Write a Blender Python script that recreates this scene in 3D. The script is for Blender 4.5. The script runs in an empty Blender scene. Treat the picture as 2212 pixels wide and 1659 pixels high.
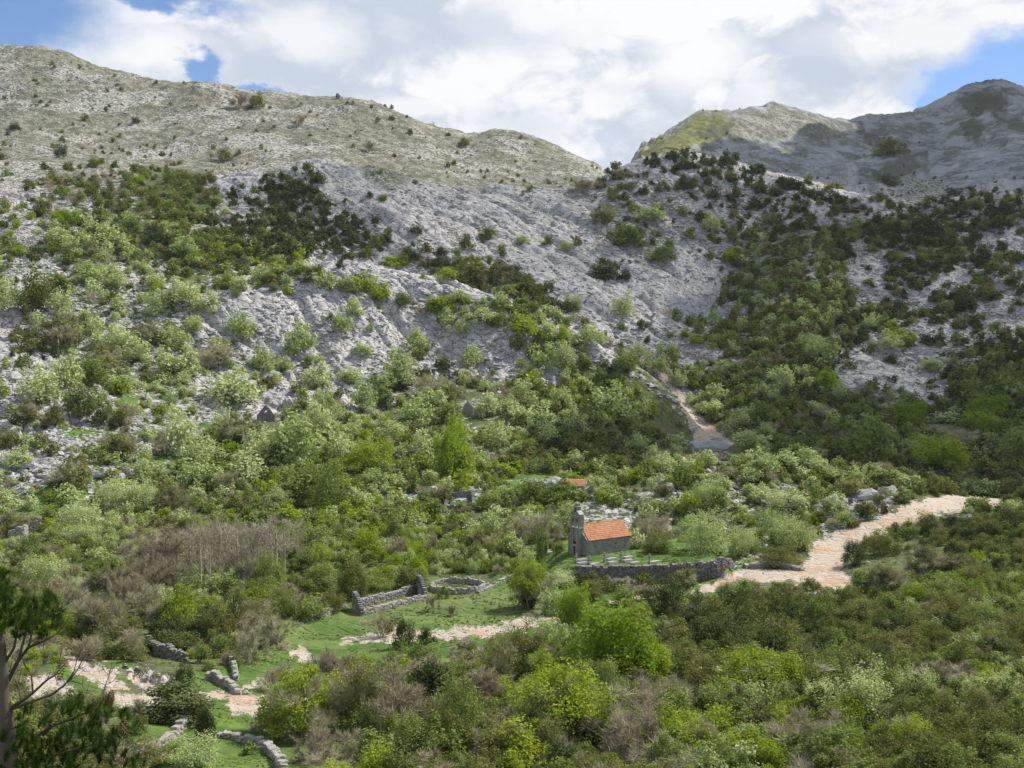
import bpy, math, random
import numpy as np
from mathutils import Vector, Matrix

random.seed(7)
RNG = np.random.default_rng(11)
SC = bpy.context.scene
COL = SC.collection

# ------------------------------------------------------------------ camera, sky, sun
F_PX, CU, CV, PITCH = 2372.0, 1106.0, 829.5, math.radians(1.775)
cam_d = bpy.data.cameras.new('camera')
cam = bpy.data.objects.new('camera', cam_d)
COL.objects.link(cam)
cam.location = (0, 0, 0)
cam.rotation_euler = (math.radians(90) - PITCH, 0, 0)
cam_d.sensor_width = 36.0
cam_d.lens = 36.0 * F_PX / 2212.0
cam_d.clip_start = 0.5
cam_d.clip_end = 20000
SC.camera = cam

SUN = Vector((0.56, 0.30, 0.77)).normalized()
sd = bpy.data.lights.new('sun', 'SUN')
sd.energy = 4.9
sd.angle = math.radians(0.5)
sd.color = (1.0, 0.955, 0.88)
so = bpy.data.objects.new('sun', sd)
COL.objects.link(so)
so.rotation_euler = SUN.to_track_quat('Z', 'Y').to_euler()

SC.view_settings.view_transform = 'Standard'
SC.view_settings.look = 'None'
SC.view_settings.gamma = 1.0
SC.view_settings.use_curve_mapping = False
SC.view_settings.exposure = 0.30
SC.cycles.max_bounces = 4
SC.cycles.diffuse_bounces = 2
SC.cycles.transmission_bounces = 3
SC.cycles.transparent_max_bounces = 6
SC.cycles.use_denoising = True


def ray_st(u, v):
    X = (np.asarray(u, float) - CU) / F_PX
    Y = (CV - np.asarray(v, float)) / F_PX
    den = math.cos(PITCH) + Y * math.sin(PITCH)
    return X / den, (-math.sin(PITCH) + Y * math.cos(PITCH)) / den


def st_uv(s, t):
    # inverse of ray_st
    c, n = math.cos(PITCH), math.sin(PITCH)
    Y = (t * c + n) / (c - t * n)
    den = c + Y * n
    return s * den * F_PX + CU, CV - Y * F_PX


class NT:
    def __init__(self, tree):
        self.t = tree
        tree.nodes.clear()

    def n(self, typ, **kw):
        nd = self.t.nodes.new(typ)
        for k, v in kw.items():
            if k in nd.bl_rna.properties.keys():
                setattr(nd, k, v)
            else:
                key = k.replace('_', ' ')
                self.set(nd.inputs[key if key in nd.inputs else k], v)
        return nd

    def set(self, sock, v):
        if isinstance(v, bpy.types.NodeSocket):
            self.t.links.new(v, sock)
        elif isinstance(v, (tuple, list)) and len(v) == 3 and sock.type == 'RGBA':
            sock.default_value = (*v, 1.0)
        else:
            sock.default_value = v

    def math(self, op, a, b=None, c=None, clamp=False):
        nd = self.t.nodes.new('ShaderNodeMath')
        nd.operation = op
        nd.use_clamp = clamp
        self.set(nd.inputs[0], a)
        if b is not None:
            self.set(nd.inputs[1], b)
        if c is not None:
            self.set(nd.inputs[2], c)
        return nd.outputs[0]

    def vmath(self, op, a, b=None, out=0):
        nd = self.t.nodes.new('ShaderNodeVectorMath')
        nd.operation = op
        self.set(nd.inputs[0], a)
        if b is not None:
            self.set(nd.inputs[1], b)
        return nd.outputs[out]

    def scale(self, v, s):
        nd = self.t.nodes.new('ShaderNodeVectorMath')
        nd.operation = 'MULTIPLY'
        self.set(nd.inputs[0], v)
        nd.inputs[1].default_value = s
        return nd.outputs[0]

    def mix(self, f, a, b, blend='MIX'):
        nd = self.t.nodes.new('ShaderNodeMix')
        nd.data_type = 'RGBA'
        nd.blend_type = blend
        self.set(nd.inputs[0], f)
        self.set(nd.inputs[6], a)
        self.set(nd.inputs[7], b)
        return nd.outputs[2]

    def step(self, x, lo, hi, a=0.0, b=1.0):
        nd = self.t.nodes.new('ShaderNodeMapRange')
        nd.interpolation_type = 'SMOOTHSTEP'
        nd.clamp = True
        self.set(nd.inputs[0], x)
        self.set(nd.inputs[1], lo)
        self.set(nd.inputs[2], hi)
        self.set(nd.inputs[3], a)
        self.set(nd.inputs[4], b)
        return nd.outputs[0]

    def noise(self, vec, scale, detail=3.0, rough=0.55, dist=0.0):
        nd = self.t.nodes.new('ShaderNodeTexNoise')
        self.set(nd.inputs['Vector'], vec)
        nd.inputs['Scale'].default_value = scale
        nd.inputs['Detail'].default_value = detail
        nd.inputs['Roughness'].default_value = rough
        nd.inputs['Distortion'].default_value = dist
        return nd.outputs[0]

    def voro(self, vec, scale, feature='F1', out=0, rnd=1.0):
        nd = self.t.nodes.new('ShaderNodeTexVoronoi')
        nd.feature = feature
        self.set(nd.inputs['Vector'], vec)
        nd.inputs['Scale'].default_value = scale
        nd.inputs['Randomness'].default_value = rnd
        return nd.outputs[out]


def build_world():
    w = bpy.data.worlds.new('World')
    SC.world = w
    w.use_nodes = True
    N = NT(w.node_tree)
    out = N.n('ShaderNodeOutputWorld')
    sky = N.n('ShaderNodeTexSky')
    sky.sky_type = 'NISHITA'
    sky.sun_disc = False
    sky.sun_elevation = math.asin(SUN.z)
    sky.sun_rotation = math.atan2(SUN.x, SUN.y)
    sky.altitude = 600
    sky.air_density = 1.0
    sky.dust_density = 0.6
    bg_sky = N.n('ShaderNodeBackground', Strength=0.095)
    # the blue is a shade deeper and purer than the raw sky model
    blue = N.mix(1.0, sky.outputs[0], (0.80, 0.98, 1.22), 'MULTIPLY')
    N.set(bg_sky.inputs[0], blue)
    d = N.n('ShaderNodeTexCoord').outputs['Generated']
    ds = N.scale(d, (1.0, 1.0, 1.7))
    warp = N.n('ShaderNodeTexNoise', Scale=7.0, Detail=5.0, Roughness=0.6)
    N.set(warp.inputs['Vector'], ds)
    wv = N.vmath('SUBTRACT', warp.outputs['Color'], (0.5, 0.5, 0.5))
    dw = N.vmath('ADD', d, N.scale(wv, (0.085, 0.085, 0.07)))
    fine = N.n('ShaderNodeTexNoise', Scale=26.0, Detail=5.0, Roughness=0.62)
    N.set(fine.inputs['Vector'], ds)
    fv = N.vmath('SUBTRACT', fine.outputs['Color'], (0.5, 0.5, 0.5))
    dw = N.vmath('ADD', dw, N.scale(fv, (0.035, 0.035, 0.03)))
    hole = None
    for (u, v, ru, rv, k) in [(-60, 20, 270, 100, 1), (-420, -60, 420, 200, 1), (190, -40, 120, 62, .9), (330, 5, 175, 30, 0.9), (470, 8, 60, 12, .55), (436, 158, 34, 72, 1),
                              (545, 192, 70, 22, 0.9), (2110, 195, 150, 62, 1), (2260, 120, 170, 60, 1),
                              (2010, 225, 55, 30, .9), (1285, 278, 34, 30, 0.25), (1235, 345, 130, 26, 0.22), (2560, 330, 300, 150, 1)]:
        s, t = ray_st(u, v)
        c = Vector((float(s), 1.0, float(t))).normalized()
        df = N.vmath('SUBTRACT', dw, tuple(c))
        df = N.scale(df, (F_PX / ru, F_PX / ru, F_PX / rv))
        r = N.vmath('LENGTH', df, out=1)
        h = N.step(r, 0.35, 1.5, k, 0.0)
        hole = h if hole is None else N.math('MAXIMUM', hole, h)
    # beyond the frame the cloud goes on broken up in the same way
    big = N.noise(ds, 2.3, 4.0, 0.55)
    sep = N.n('ShaderNodeSeparateXYZ')
    N.set(sep.inputs[0], d)
    outside = N.step(sep.outputs['Y'], 0.55, 0.8, 1.0, 0.0)
    up = N.step(sep.outputs['Z'], 0.33, 0.5, 0.0, 1.0)
    outside = N.math('MAXIMUM', outside, up)
    bh = N.math('MULTIPLY', N.step(big, 0.45, 0.60), outside)
    hole = N.math('MAXIMUM', hole, bh)
    # cloud shading: bright billows, grey-blue bases
    a = N.noise(ds, 4.2, 5.0, 0.55, 0.3)
    b = N.noise(N.vmath('ADD', ds, (3.1, 0.4, 1.7)), 12.0, 5.0, 0.6, 0.4)
    mixn = N.math('ADD', N.math('MULTIPLY', a, 0.5), N.math('MULTIPLY', b, 0.5))
    lit = N.step(mixn, 0.45, 0.55)
    base = None
    for (u, v, ru, rv, k) in [(950, 95, 350, 62, 0.75), (1500, 250, 220, 100, 0.55), (1790, 175, 190, 70, 0.5), (1120, 270, 130, 50, 0.5), (1330, 180, 120, 40, 0.3)]:
        s, t = ray_st(u, v)
        c = Vector((float(s), 1.0, float(t))).normalized()
        df = N.scale(N.vmath('SUBTRACT', dw, tuple(c)), (F_PX / ru, F_PX / ru, F_PX / rv))
        h = N.step(N.vmath('LENGTH', df, out=1), 0.2, 1.2, k, 0.0)
        base = h if base is None else N.math('MAXIMUM', base, h)
    lit = N.math('MULTIPLY', lit, N.math('SUBTRACT', 1.0, base))
    for (u, v, ru, rv, k) in [(300, 110, 190, 75, 0.95), (620, 55, 150, 60, 0.8), (1500, 110, 170, 110, 1.0), (2000, 70, 260, 65, 0.9), (900, 215, 200, 45, 0.85), (1180, 60, 130, 60, 0.9), (1830, 240, 60, 16, .8), (1540, 200, 60, 50, 1.0)]:
        s, t = ray_st(u, v)
        c = Vector((float(s), 1.0, float(t))).normalized()
        df = N.scale(N.vmath('SUBTRACT', dw, tuple(c)), (F_PX / ru, F_PX / ru, F_PX / rv))
        lit = N.math('MAXIMUM', lit, N.step(N.vmath('LENGTH', df, out=1), 0.3, 1.1, k, 0.0))
    edge = N.step(hole, 0.02, 0.5, 0.0, 1.0)
    lit = N.math('MAXIMUM', lit, N.math('MULTIPLY', edge, 0.55))
    ccol = N.mix(lit, (0.60, 0.675, 0.79), (1.0, 1.0, 1.02))
    bg_c = N.n('ShaderNodeBackground', Strength=0.80)
    N.set(bg_c.inputs[0], ccol)
    mx = N.n('ShaderNodeMixShader')
    N.set(mx.inputs[0], N.step(hole, 0.04, 0.92))
    N.t.links.new(bg_c.outputs[0], mx.inputs[1])
    N.t.links.new(bg_sky.outputs[0], mx.inputs[2])
    N.t.links.new(mx.outputs[0], out.inputs[0])
    w.cycles.sampling_method = 'MANUAL'
    w.cycles.sample_map_resolution = 512


build_world()

# ------------------------------------------------------------------ numpy helpers


def hash2(ix, iy, seed):
    h = (ix.astype(np.int32).astype(np.uint32) * np.uint32(374761393) + iy.astype(np.int32).astype(np.uint32) * np.uint32(668265263)
         + np.uint32((seed * 974711) & 0xffffffff))
    h = (h ^ (h >> np.uint32(13))) * np.uint32(1274126177)
    h = (h ^ (h >> np.uint32(16))) * np.uint32(2246822519)
    return ((h ^ (h >> np.uint32(15))) & np.uint32(0xffffff)).astype(np.float32) * np.float32(1 / 0xffffff)


def vnoise(x, y, seed=0):
    ix, iy = np.floor(x), np.floor(y)
    fx, fy = x - ix, y - iy
    fx = fx * fx * fx * (fx * (fx * 6 - 15) + 10)
    fy = fy * fy * fy * (fy * (fy * 6 - 15) + 10)
    a = hash2(ix, iy, seed); b = hash2(ix + 1, iy, seed)
    c = hash2(ix, iy + 1, seed); d = hash2(ix + 1, iy + 1, seed)
    return (a + (b - a) * fx) * (1 - fy) + (c + (d - c) * fx) * fy


def fbm(x, y, octs=4, seed=0, gain=0.5):
    s, a, n = 0.0, 1.0, 0.0
    for o in range(octs):
        s = s + a * vnoise(x * 2 ** o + 17.3 * o, y * 2 ** o - 9.1 * o, seed + o)
        n += a
        a *= gain
    return s / n


def voronoi(x, y, seed=0):
    """F1, F2 and a random value of the nearest cell."""
    ix, iy = np.floor(x), np.floor(y)
    f1 = np.full(x.shape, 9.0); f2 = np.full(x.shape, 9.0); cid = np.zeros(x.shape)
    for dx in (-1, 0, 1):
        for dy in (-1, 0, 1):
            jx, jy = ix + dx, iy + dy
            px = jx + hash2(jx, jy, seed); py = jy + hash2(jx, jy, seed + 50)
            r = np.hypot(px - x, py - y)
            m = r < f1
            f2 = np.where(m, f1, np.minimum(f2, r))
            cid = np.where(m, hash2(jx, jy, seed + 99), cid)
            f1 = np.where(m, r, f1)
    return f1, f2, cid


def sstep(x, a, b):
    t = np.clip((x - a) / (b - a), 0, 1)
    return t * t * (3 - 2 * t)


def pchip(xk, yk, x):
    """monotone cubic; xk,(K) yk (K)"""
    xk = np.asarray(xk, float); yk = np.asarray(yk, float)
    h = np.diff(xk); dl = np.diff(yk) / h
    m = np.zeros_like(yk)
    same = dl[:-1] * dl[1:] > 0
    w1 = 2 * h[1:] + h[:-1]; w2 = h[1:] + 2 * h[:-1]
    with np.errstate(divide='ignore', invalid='ignore'):
        mm = (w1 + w2) / (w1 / dl[:-1] + w2 / dl[1:])
    m[1:-1] = np.where(same, mm, 0)
    m[0], m[-1] = dl[0], dl[-1]
    i = np.clip(np.searchsorted(xk, x) - 1, 0, len(xk) - 2)
    t = np.clip((x - xk[i]) / h[i], -0.0, 1)
    return ((2 * t**3 - 3 * t**2 + 1) * yk[i] + (t**3 - 2 * t**2 + t) * h[i] * m[i]
            + (-2 * t**3 + 3 * t**2) * yk[i + 1] + (t**3 - t**2) * h[i] * m[i + 1])


# ------------------------------------------------------------------ the land: a height field over (bearing, distance)
# every list: (u, v, distance); survey points read from the photograph, front to back
LAY = [
    [(-900, 1690, 70), (0, 1690, 73), (700, 1690, 82), (1106, 1690, 86), (1700, 1690, 84), (2212, 1690, 79), (3100, 1660, 70)],
    [(-900, 1480, 108), (0, 1480, 112), (700, 1480, 120), (1500, 1480, 120), (2212, 1478, 118), (3100, 1450, 110)],
    [(-900, 1350, 145), (0, 1350, 150), (700, 1350, 163), (1500, 1350, 160), (2212, 1345, 150), (3100, 1320, 140)],
    [(-900, 1255, 185), (0, 1262, 185), (400, 1262, 190), (1000, 1264, 190), (1500, 1262, 189), (1800, 1255, 185), (2212, 1235, 178), (3100, 1200, 170)],
    [(-900, 1190, 212), (0, 1195, 212), (700, 1195, 218), (1300, 1195, 217), (1500, 1196, 216), (1750, 1192, 215), (2212, 1160, 205), (3100, 1120, 195)],
    [(-900, 1140, 235), (0, 1150, 230), (400, 1130, 245), (700, 1110, 255), (900, 1100, 260), (1150, 1085, 262), (1250, 1060, 265), (1400, 1015, 272), (1500, 993, 278), (1600, 990, 280), (1700, 995, 280), (1850, 1012, 285), (1950, 1040, 280), (2060, 1072, 270), (2212, 1082, 255), (3100, 1060, 240)],
    [(-900, 1075, 265), (0, 1080, 258), (400, 1060, 275), (700, 1050, 285), (900, 1050, 290), (1150, 1058, 300), (1250, 1056, 308), (1400, 1038, 318), (1500, 1020, 325), (1600, 1018, 330), (1850, 1040, 335), (2060, 1100, 325), (2212, 1112, 310), (3100, 1090, 300)],
    [(-900, 960, 300), (0, 960, 300), (400, 960, 315), (700, 960, 330), (900, 965, 340), (1150, 970, 345), (1300, 975, 350), (1400, 985, 355), (1500, 975, 365), (1600, 972, 370), (1850, 985, 375), (2060, 1045, 370), (2212, 1070, 350), (3100, 1050, 340)],
    [(-900, 860, 345), (0, 860, 345), (400, 880, 360), (700, 890, 375), (900, 895, 385), (1150, 900, 392), (1300, 920, 398), (1400, 935, 402), (1500, 955, 402), (1560, 948, 405), (1650, 940, 410), (1850, 940, 412), (2060, 985, 410), (2212, 1010, 395), (3100, 980, 380)],
    [(-900, 760, 390), (0, 760, 390), (400, 790, 400), (700, 800, 420), (900, 810, 430), (1150, 830, 432), (1300, 865, 428), (1400, 905, 424), (1500, 945, 420), (1560, 938, 424), (1650, 900, 440), (1850, 890, 450), (2060, 930, 440), (2212, 950, 425), (3100, 900, 410)],
    [(-900, 640, 440), (0, 650, 440), (400, 640, 450), (560, 600, 470), (660, 567, 485), (800, 572, 490), (950, 602, 485), (1100, 652, 475), (1200, 702, 465), (1300, 752, 455), (1400, 802, 447), (1470, 872, 440), (1530, 930, 436), (1600, 900, 450), (1700, 850, 475), (1850, 830, 485), (2060, 850, 475), (2212, 860, 460), (3100, 800, 440)],
    [(-900, 560, 475), (0, 575, 475), (400, 580, 490), (560, 578, 505), (660, 582, 515), (800, 589, 522), (950, 620, 520), (1100, 672, 512), (1200, 720, 502), (1300, 768, 492), (1400, 817, 480), (1470, 880, 466), (1530, 925, 452), (1600, 880, 466), (1700, 800, 500), (1850, 770, 520), (2060, 770, 510), (2212, 780, 495), (3100, 700, 470)],
    [(-900, 490, 520), (0, 500, 520), (400, 510, 530), (560, 520, 540), (700, 530, 560), (950, 560, 570), (1100, 610, 560), (1200, 640, 555), (1300, 680, 545), (1400, 720, 530), (1500, 790, 510), (1600, 800, 505), (1700, 720, 540), (1850, 690, 560), (2060, 680, 560), (2212, 690, 540), (3100, 600, 520)],
    [(-900, 430, 580), (0, 430, 580), (400, 440, 590), (560, 450, 600), (700, 440, 610), (950, 470, 625), (1100, 500, 625), (1300, 540, 620), (1450, 590, 610), (1600, 640, 600), (1700, 600, 600), (1850, 560, 620), (2060, 550, 620), (2212, 560, 600), (3100, 480, 580)],
    [(-900, 385, 650), (0, 382, 650), (300, 388, 660), (450, 385, 670), (560, 368, 680), (700, 348, 690), (800, 356, 690), (900, 385, 690), (1000, 402, 690), (1100, 407, 695), (1200, 415, 700), (1270, 400, 705), (1350, 352, 720), (1450, 333, 730), (1550, 340, 730), (1650, 366, 730), (1750, 396, 725), (1850, 424, 715), (1950, 436, 710), (2050, 430, 700), (2120, 412, 700), (2212, 410, 690), (3100, 370, 680)],
    [(-900, 355, 700), (0, 360, 700), (300, 370, 720), (450, 380, 730), (560, 382, 745), (700, 374, 765), (900, 402, 770), (1100, 422, 770), (1200, 428, 770), (1270, 414, 775), (1350, 384, 800), (1450, 368, 820), (1550, 372, 820), (1750, 428, 820), (1950, 468, 810), (2212, 445, 800), (3100, 400, 780)],
    [(-900, 320, 760), (0, 330, 760), (300, 350, 790), (450, 355, 800), (700, 338, 820), (900, 373, 830), (1000, 390, 835), (1100, 396, 835), (1200, 400, 840), (1300, 394, 870), (1350, 376, 1000), (1450, 345, 1100), (1550, 352, 1150), (1750, 405, 1200), (1950, 435, 1200), (2212, 408, 1150), (3100, 340, 1100)],
    [(-900, 240, 900), (0, 250, 900), (300, 270, 930), (500, 280, 930), (700, 285, 940), (900, 320, 930), (1000, 345, 925), (1100, 355, 920), (1200, 375, 920), (1290, 384, 940), (1350, 373, 1200), (1450, 322, 1350), (1550, 318, 1450), (1750, 330, 1550), (1950, 350, 1550), (2212, 320, 1450), (3100, 300, 1400)],
    [(-900, 150, 1080), (-300, 115, 1080), (0, 103, 1080), (60, 104, 1080), (120, 112, 1080), (200, 142, 1080), (290, 168, 1080), (360, 182, 1080), (430, 178, 1080), (500, 187, 1085), (590, 200, 1090), (700, 205, 1090), (780, 215, 1090), (860, 243, 1085), (950, 276, 1080), (1020, 291, 1080), (1060, 286, 1080), (1100, 290, 1080), (1150, 304, 1080), (1220, 335, 1085), (1290, 364, 1100), (1340, 392, 1250), (1400, 335, 1450), (1460, 290, 1500), (1550, 262, 1560), (1640, 256, 1650), (1750, 262, 1700), (1850, 290, 1750), (2000, 290, 1750), (2212, 270, 1650), (3100, 270, 1600)],
    [(-900, 200, 1300), (0, 150, 1300), (400, 230, 1300), (900, 300, 1300), (1200, 385, 1320), (1290, 410, 1350), (1340, 398, 1480), (1370, 347, 1580), (1420, 306, 1640), (1500, 260, 1700), (1550, 246, 1720), (1590, 249, 1740), (1640, 233, 1780), (1680, 230, 1800), (1730, 240, 1820), (1800, 255, 1850), (1850, 257, 1870), (1900, 255, 1900), (1960, 243, 1930), (2000, 232, 1960), (2060, 200, 2000), (2110, 184, 2020), (2150, 182, 2040), (2190, 192, 2050), (2230, 210, 2060), (2350, 260, 2080), (3100, 320, 2100)],
    [(-900, 420, 2200), (0, 400, 2200), (1290, 470, 2300), (1600, 400, 2400), (2212, 380, 2600), (3100, 420, 2600)],
    [(-900, 700, 6500), (3100, 700, 6500)],
]


def smooth1(a, k):
    ker = np.hanning(2 * k + 3)[1:-1]
    ker /= ker.sum()
    return np.convolve(np.pad(a, (k, k), mode='edge'), ker, mode='valid')


U0, U1, DU = -900.0, 3100.0, 2.6
ucols = [U0]
while ucols[-1] < U1:
    uu = ucols[-1]
    off = max(0.0, -30 - uu, uu - 2242)
    ucols.append(uu + DU * (1 + off / 22.0))
ucols = np.array(ucols)
SCOL = (ucols - CU) / F_PX                       # column bearings x/y
ufine = np.linspace(U0, U1, 2001)
LT, LD, LV = [], [], []
for lay in LAY:
    a = np.array(lay, float)
    v = smooth1(pchip(a[:, 0], a[:, 1], ufine), 5)
    d = smooth1(pchip(a[:, 0], a[:, 2], ufine), 12)
    s, t = ray_st(ufine, v)
    LT.append(np.interp(SCOL, s, t)); LD.append(np.interp(SCOL, s, d)); LV.append(np.interp(SCOL, s, v))
NC = len(SCOL)
# nearest ground: the slope the camera stands on
for (d, z) in [(35, -18.5), (12, -7.5), (2.0, -1.75)]:
    LT.insert(0, np.full(NC, z / d)); LD.insert(0, np.full(NC, float(d))); LV.insert(0, np.full(NC, 1690.0))
LT, LD, LV = np.array(LT), np.array(LD), np.array(LV)
for k in range(1, len(LD)):
    LD[k] = np.maximum(LD[k], LD[k - 1] + 4)
LZ = LT * LD
inview = (ucols > -60) & (ucols < 2272)
rows_par = []
for k in range(len(LD) - 1):
    dv = np.abs(LV[k + 1] - LV[k])[inview].max()
    n = int(max(5, dv / 2.5)) if k >= 3 else (8 if k < 2 else 24)
    if k >= len(LD) - 3:
        n = 6
    rows_par += [k + i / n for i in range(n)]
rows_par.append(len(LD) - 1)
rows_par = np.array(rows_par)
NR = len(rows_par)
K = len(LD)
# monotone-cubic along the distance of every column
h = np.diff(LD, axis=0); dl = np.diff(LZ, axis=0) / h
m = np.zeros_like(LZ)
w1 = 2 * h[1:] + h[:-1]; w2 = h[1:] + 2 * h[:-1]
with np.errstate(divide='ignore', invalid='ignore'):
    mm = (w1 + w2) / (w1 / dl[:-1] + w2 / dl[1:])
m[1:-1] = np.where(dl[:-1] * dl[1:] > 0, mm, 0)
m[0], m[-1] = dl[0], dl[-1]
ki = np.clip(rows_par.astype(int), 0, K - 2)
fr = (rows_par - ki)[:, None]
GY = LD[ki] + (LD[ki + 1] - LD[ki]) * fr
hh = h[ki]
GZ = ((2 * fr**3 - 3 * fr**2 + 1) * LZ[ki] + (fr**3 - 2 * fr**2 + fr) * hh * m[ki]
      + (-2 * fr**3 + 3 * fr**2) * LZ[ki + 1] + (fr**3 - fr**2) * hh * m[ki + 1])
GX = SCOL[None, :] * GY
# the churchyard is a made terrace: level ground held up by a wall
GZ = GZ + 2.75 * sstep(GY, 191.0, 192.2) * sstep(GX, 5, 11) * (1 - sstep(GX, 36.5, 40.5)) * (1 - sstep(GY, 206, 238))
GU, GV = st_uv(SCOL[None, :] + 0 * GY, GZ / GY)
print('terrain grid', NR, NC, NR * NC)
# ------------------------------------------------------------------ ground cover map (28 x 21 cells of 79 px)
GMAP = [
    'ssssssssssssssssssssssbbbbbb',
    'ssssssssssssssssssssbbbbbbbb',
    'ssssssssssssssssssbbbbbbbbbb',
    'ssssssssssssssssbbbbbbbbbbbb',
    'ssssddrsrrsssssmrrrrbbbbbbbb',
    'pmmmddrdrrrrrrrrrrrrmrmrmmmr',
    'pmmddmmdmrrrrrrrrrrrmmmmmrmm',
    'mmdmmdmdrrrrddmrrrrrrmmmrmmr',
    'rmmmmmrrrrrmmmmrrrrrmdmdmmmr',
    'rmmmmrrrrrrrrrrmmmrrmddmrrmm',
    'rrmmmmrrrrrdddmdddmdddfrrrff',
    'rrmmmmmdddddmddddddddfffffff',
    'rrmmmmdddddddmdmdddmffffffff',
    'mgmddddddddmmmdmmmmmmmdddfff',
    'ddddddddddddddddmmddddmmdddd',
    'dddddddddddddddgggggmddddddd',
    'dddddddddggggggggdddddmddddd',
    'ddddddddgggggddddddddddddddd',
    'dddddddggddddddddddddddddmmd',
    'ddddggggdddddddddddddddddddd',
    'ddddgggggddddddddddddddddddd',
]
GCODE = {  # rock, grass, gravel, scree-speckle, far
    's': (0.30, 0.0, 0.0, 1.0, 0.0), 'b': (0.62, 0.0, 0.0, 0.15, 1.0), 'r': (1.0, 0, 0, 0, 0),
    'm': (0.50, 0.52, 0, 0, 0), 'g': (0.02, 1.0, 0, 0, 0), 'd': (0.12, 0.44, 0, 0, 0),
    'f': (0.04, 0.38, 0, 0, 0), 'p': (0.75, 0.0, 0.35, 0.2, 0),
}
tab = np.array([[GCODE[c] for c in row] for row in GMAP])
CE = 79.0


def map_lookup(tb, u, v, jit=30, seed=5):
    ju = (fbm(u / 45.0, v / 45.0, 3, seed) - 0.5) * 2 * jit * 2.2
    jv = (fbm(u / 45.0, v / 45.0, 3, seed + 9) - 0.5) * 2 * jit * 1.8
    x = np.clip((u + ju) / CE - 0.5, 0, tb.shape[1] - 1.001)
    y = np.clip((v + jv) / CE - 0.5, 0, tb.shape[0] - 1.001)
    ix, iy = x.astype(int), y.astype(int)
    fx, fy = (x - ix), (y - iy)
    if tb.ndim == 3:
        fx, fy = fx[..., None], fy[..., None]
    return (tb[iy, ix] * (1 - fx) + tb[iy, ix + 1] * fx) * (1 - fy) + (tb[iy + 1, ix] * (1 - fx) + tb[iy + 1, ix + 1] * fx) * fy


# map lookup distances use the survey picture; hidden ground behind crests takes what is in front of it
GVc = np.clip(GV, 0, 1658)
GUc = np.clip(GU, 0, 2211)
MASK = map_lookup(tab, GUc, GVc)
rock, grass, gravel, speck, far = [MASK[..., i].copy() for i in range(5)]


JN1 = fbm(GU / 14, GV / 9, 2, 1)
JN2 = fbm(GU / 14 + 40, GV / 9, 2, 4)


def poly_mask(poly, feather=7.0, noise_amp=15.0, seed=1):
    """soft inside-ness of survey polygon, ragged edge"""
    P = np.array(poly, float)
    out = np.zeros(GU.shape)
    box = (GU > P[:, 0].min() - 30) & (GU < P[:, 0].max() + 30) & (GV > P[:, 1].min() - 30) & (GV < P[:, 1].max() + 30)
    if not box.any():
        return out
    uu = GU[box] + (JN1[box] - 0.5) * 2 * noise_amp
    vv = GV[box] + (JN2[box] - 0.5) * 1.4 * noise_amp
    inside = np.zeros(uu.shape, bool)
    dist = np.full(uu.shape, 1e9)
    for i in range(len(P)):
        (x1, y1), (x2, y2) = P[i], P[(i + 1) % len(P)]
        c = ((y1 > vv) != (y2 > vv)) & (uu < (x2 - x1) * (vv - y1) / (y2 - y1 + 1e-9) + x1)
        inside ^= c
        L2 = (x2 - x1)**2 + (y2 - y1)**2
        t = np.clip(((uu - x1) * (x2 - x1) + (vv - y1) * (y2 - y1)) / L2, 0, 1)
        dist = np.minimum(dist, np.hypot(uu - x1 - t * (x2 - x1), vv - y1 - t * (y2 - y1)))
    sd_ = np.where(inside, dist, -dist)
    out[box] = sstep(sd_, -feather, feather)
    return out


def blend(msk, r=None, g=None, gr=None, s=None, near=True):
    global rock, grass, gravel, speck
    mk = msk * (GY < 300) if near else msk
    if r is not None: rock = rock * (1 - mk) + r * mk
    if g is not None: grass = grass * (1 - mk) + g * mk
    if gr is not None: gravel = gravel * (1 - mk) + gr * mk
    if s is not None: speck = speck * (1 - mk) + s * mk


# meadow, churchyard, terrace fields
blend(poly_mask([(600, 1362), (660, 1345), (760, 1325), (860, 1310), (930, 1288), (1040, 1270), (1180, 1262), (1200, 1300), (1150, 1335), (900, 1350), (740, 1375), (690, 1425), (640, 1440), (610, 1410)]), 0.03, 1.0, 0.0)
blend(poly_mask([(1150, 1190), (1250, 1178), (1400, 1175), (1565, 1195), (1575, 1212), (1540, 1236), (1240, 1236), (1130, 1240), (1090, 1240)]), 0.03, 1.0, 0.0)
blend(poly_mask([(1500, 1282), (1560, 1272), (1570, 1300), (1480, 1320), (1330, 1330), (1320, 1310)]), 0.05, 0.9, 0.0)
blend(poly_mask([(440, 1560), (480, 1540), (560, 1545), (620, 1575), (640, 1659), (450, 1659), (410, 1620)]), 0.02, 1.0, 0.0)
blend(poly_mask([(410, 1450), (530, 1445), (580, 1490), (480, 1510), (400, 1500)]), 0.08, 0.95, 0.0)
blend(poly_mask([(230, 1400), (280, 1410), (300, 1450), (240, 1440)]), 0.05, 1.0, 0.0)
blend(poly_mask([(110, 1440), (240, 1450), (270, 1490), (150, 1480)]), 0.05, 1.0, 0.0)
blend(poly_mask([(60, 1070), (120, 1055), (190, 1062), (180, 1085), (60, 1092)], 4, 4), 0.05, 1.0, 0.0)
# shelves of bright grass between rocks on the left slope
for pl in [[(330, 990), (420, 975), (400, 1010), (330, 1020)], [(250, 870), (330, 830), (330, 850), (260, 900)], [(200, 1010), (260, 1030), (200, 1050)],
           [(130, 925), (210, 930), (200, 945), (130, 945)], [(410, 910), (480, 905), (470, 930), (400, 935)], [(260, 760), (330, 740), (330, 760), (270, 785)], [(1090, 1030), (1180, 1020), (1230, 1050), (1090, 1060)]]:
    blend(poly_mask(pl, 8, 12), 0.25, 1.0, 0.0, near=False)
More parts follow.
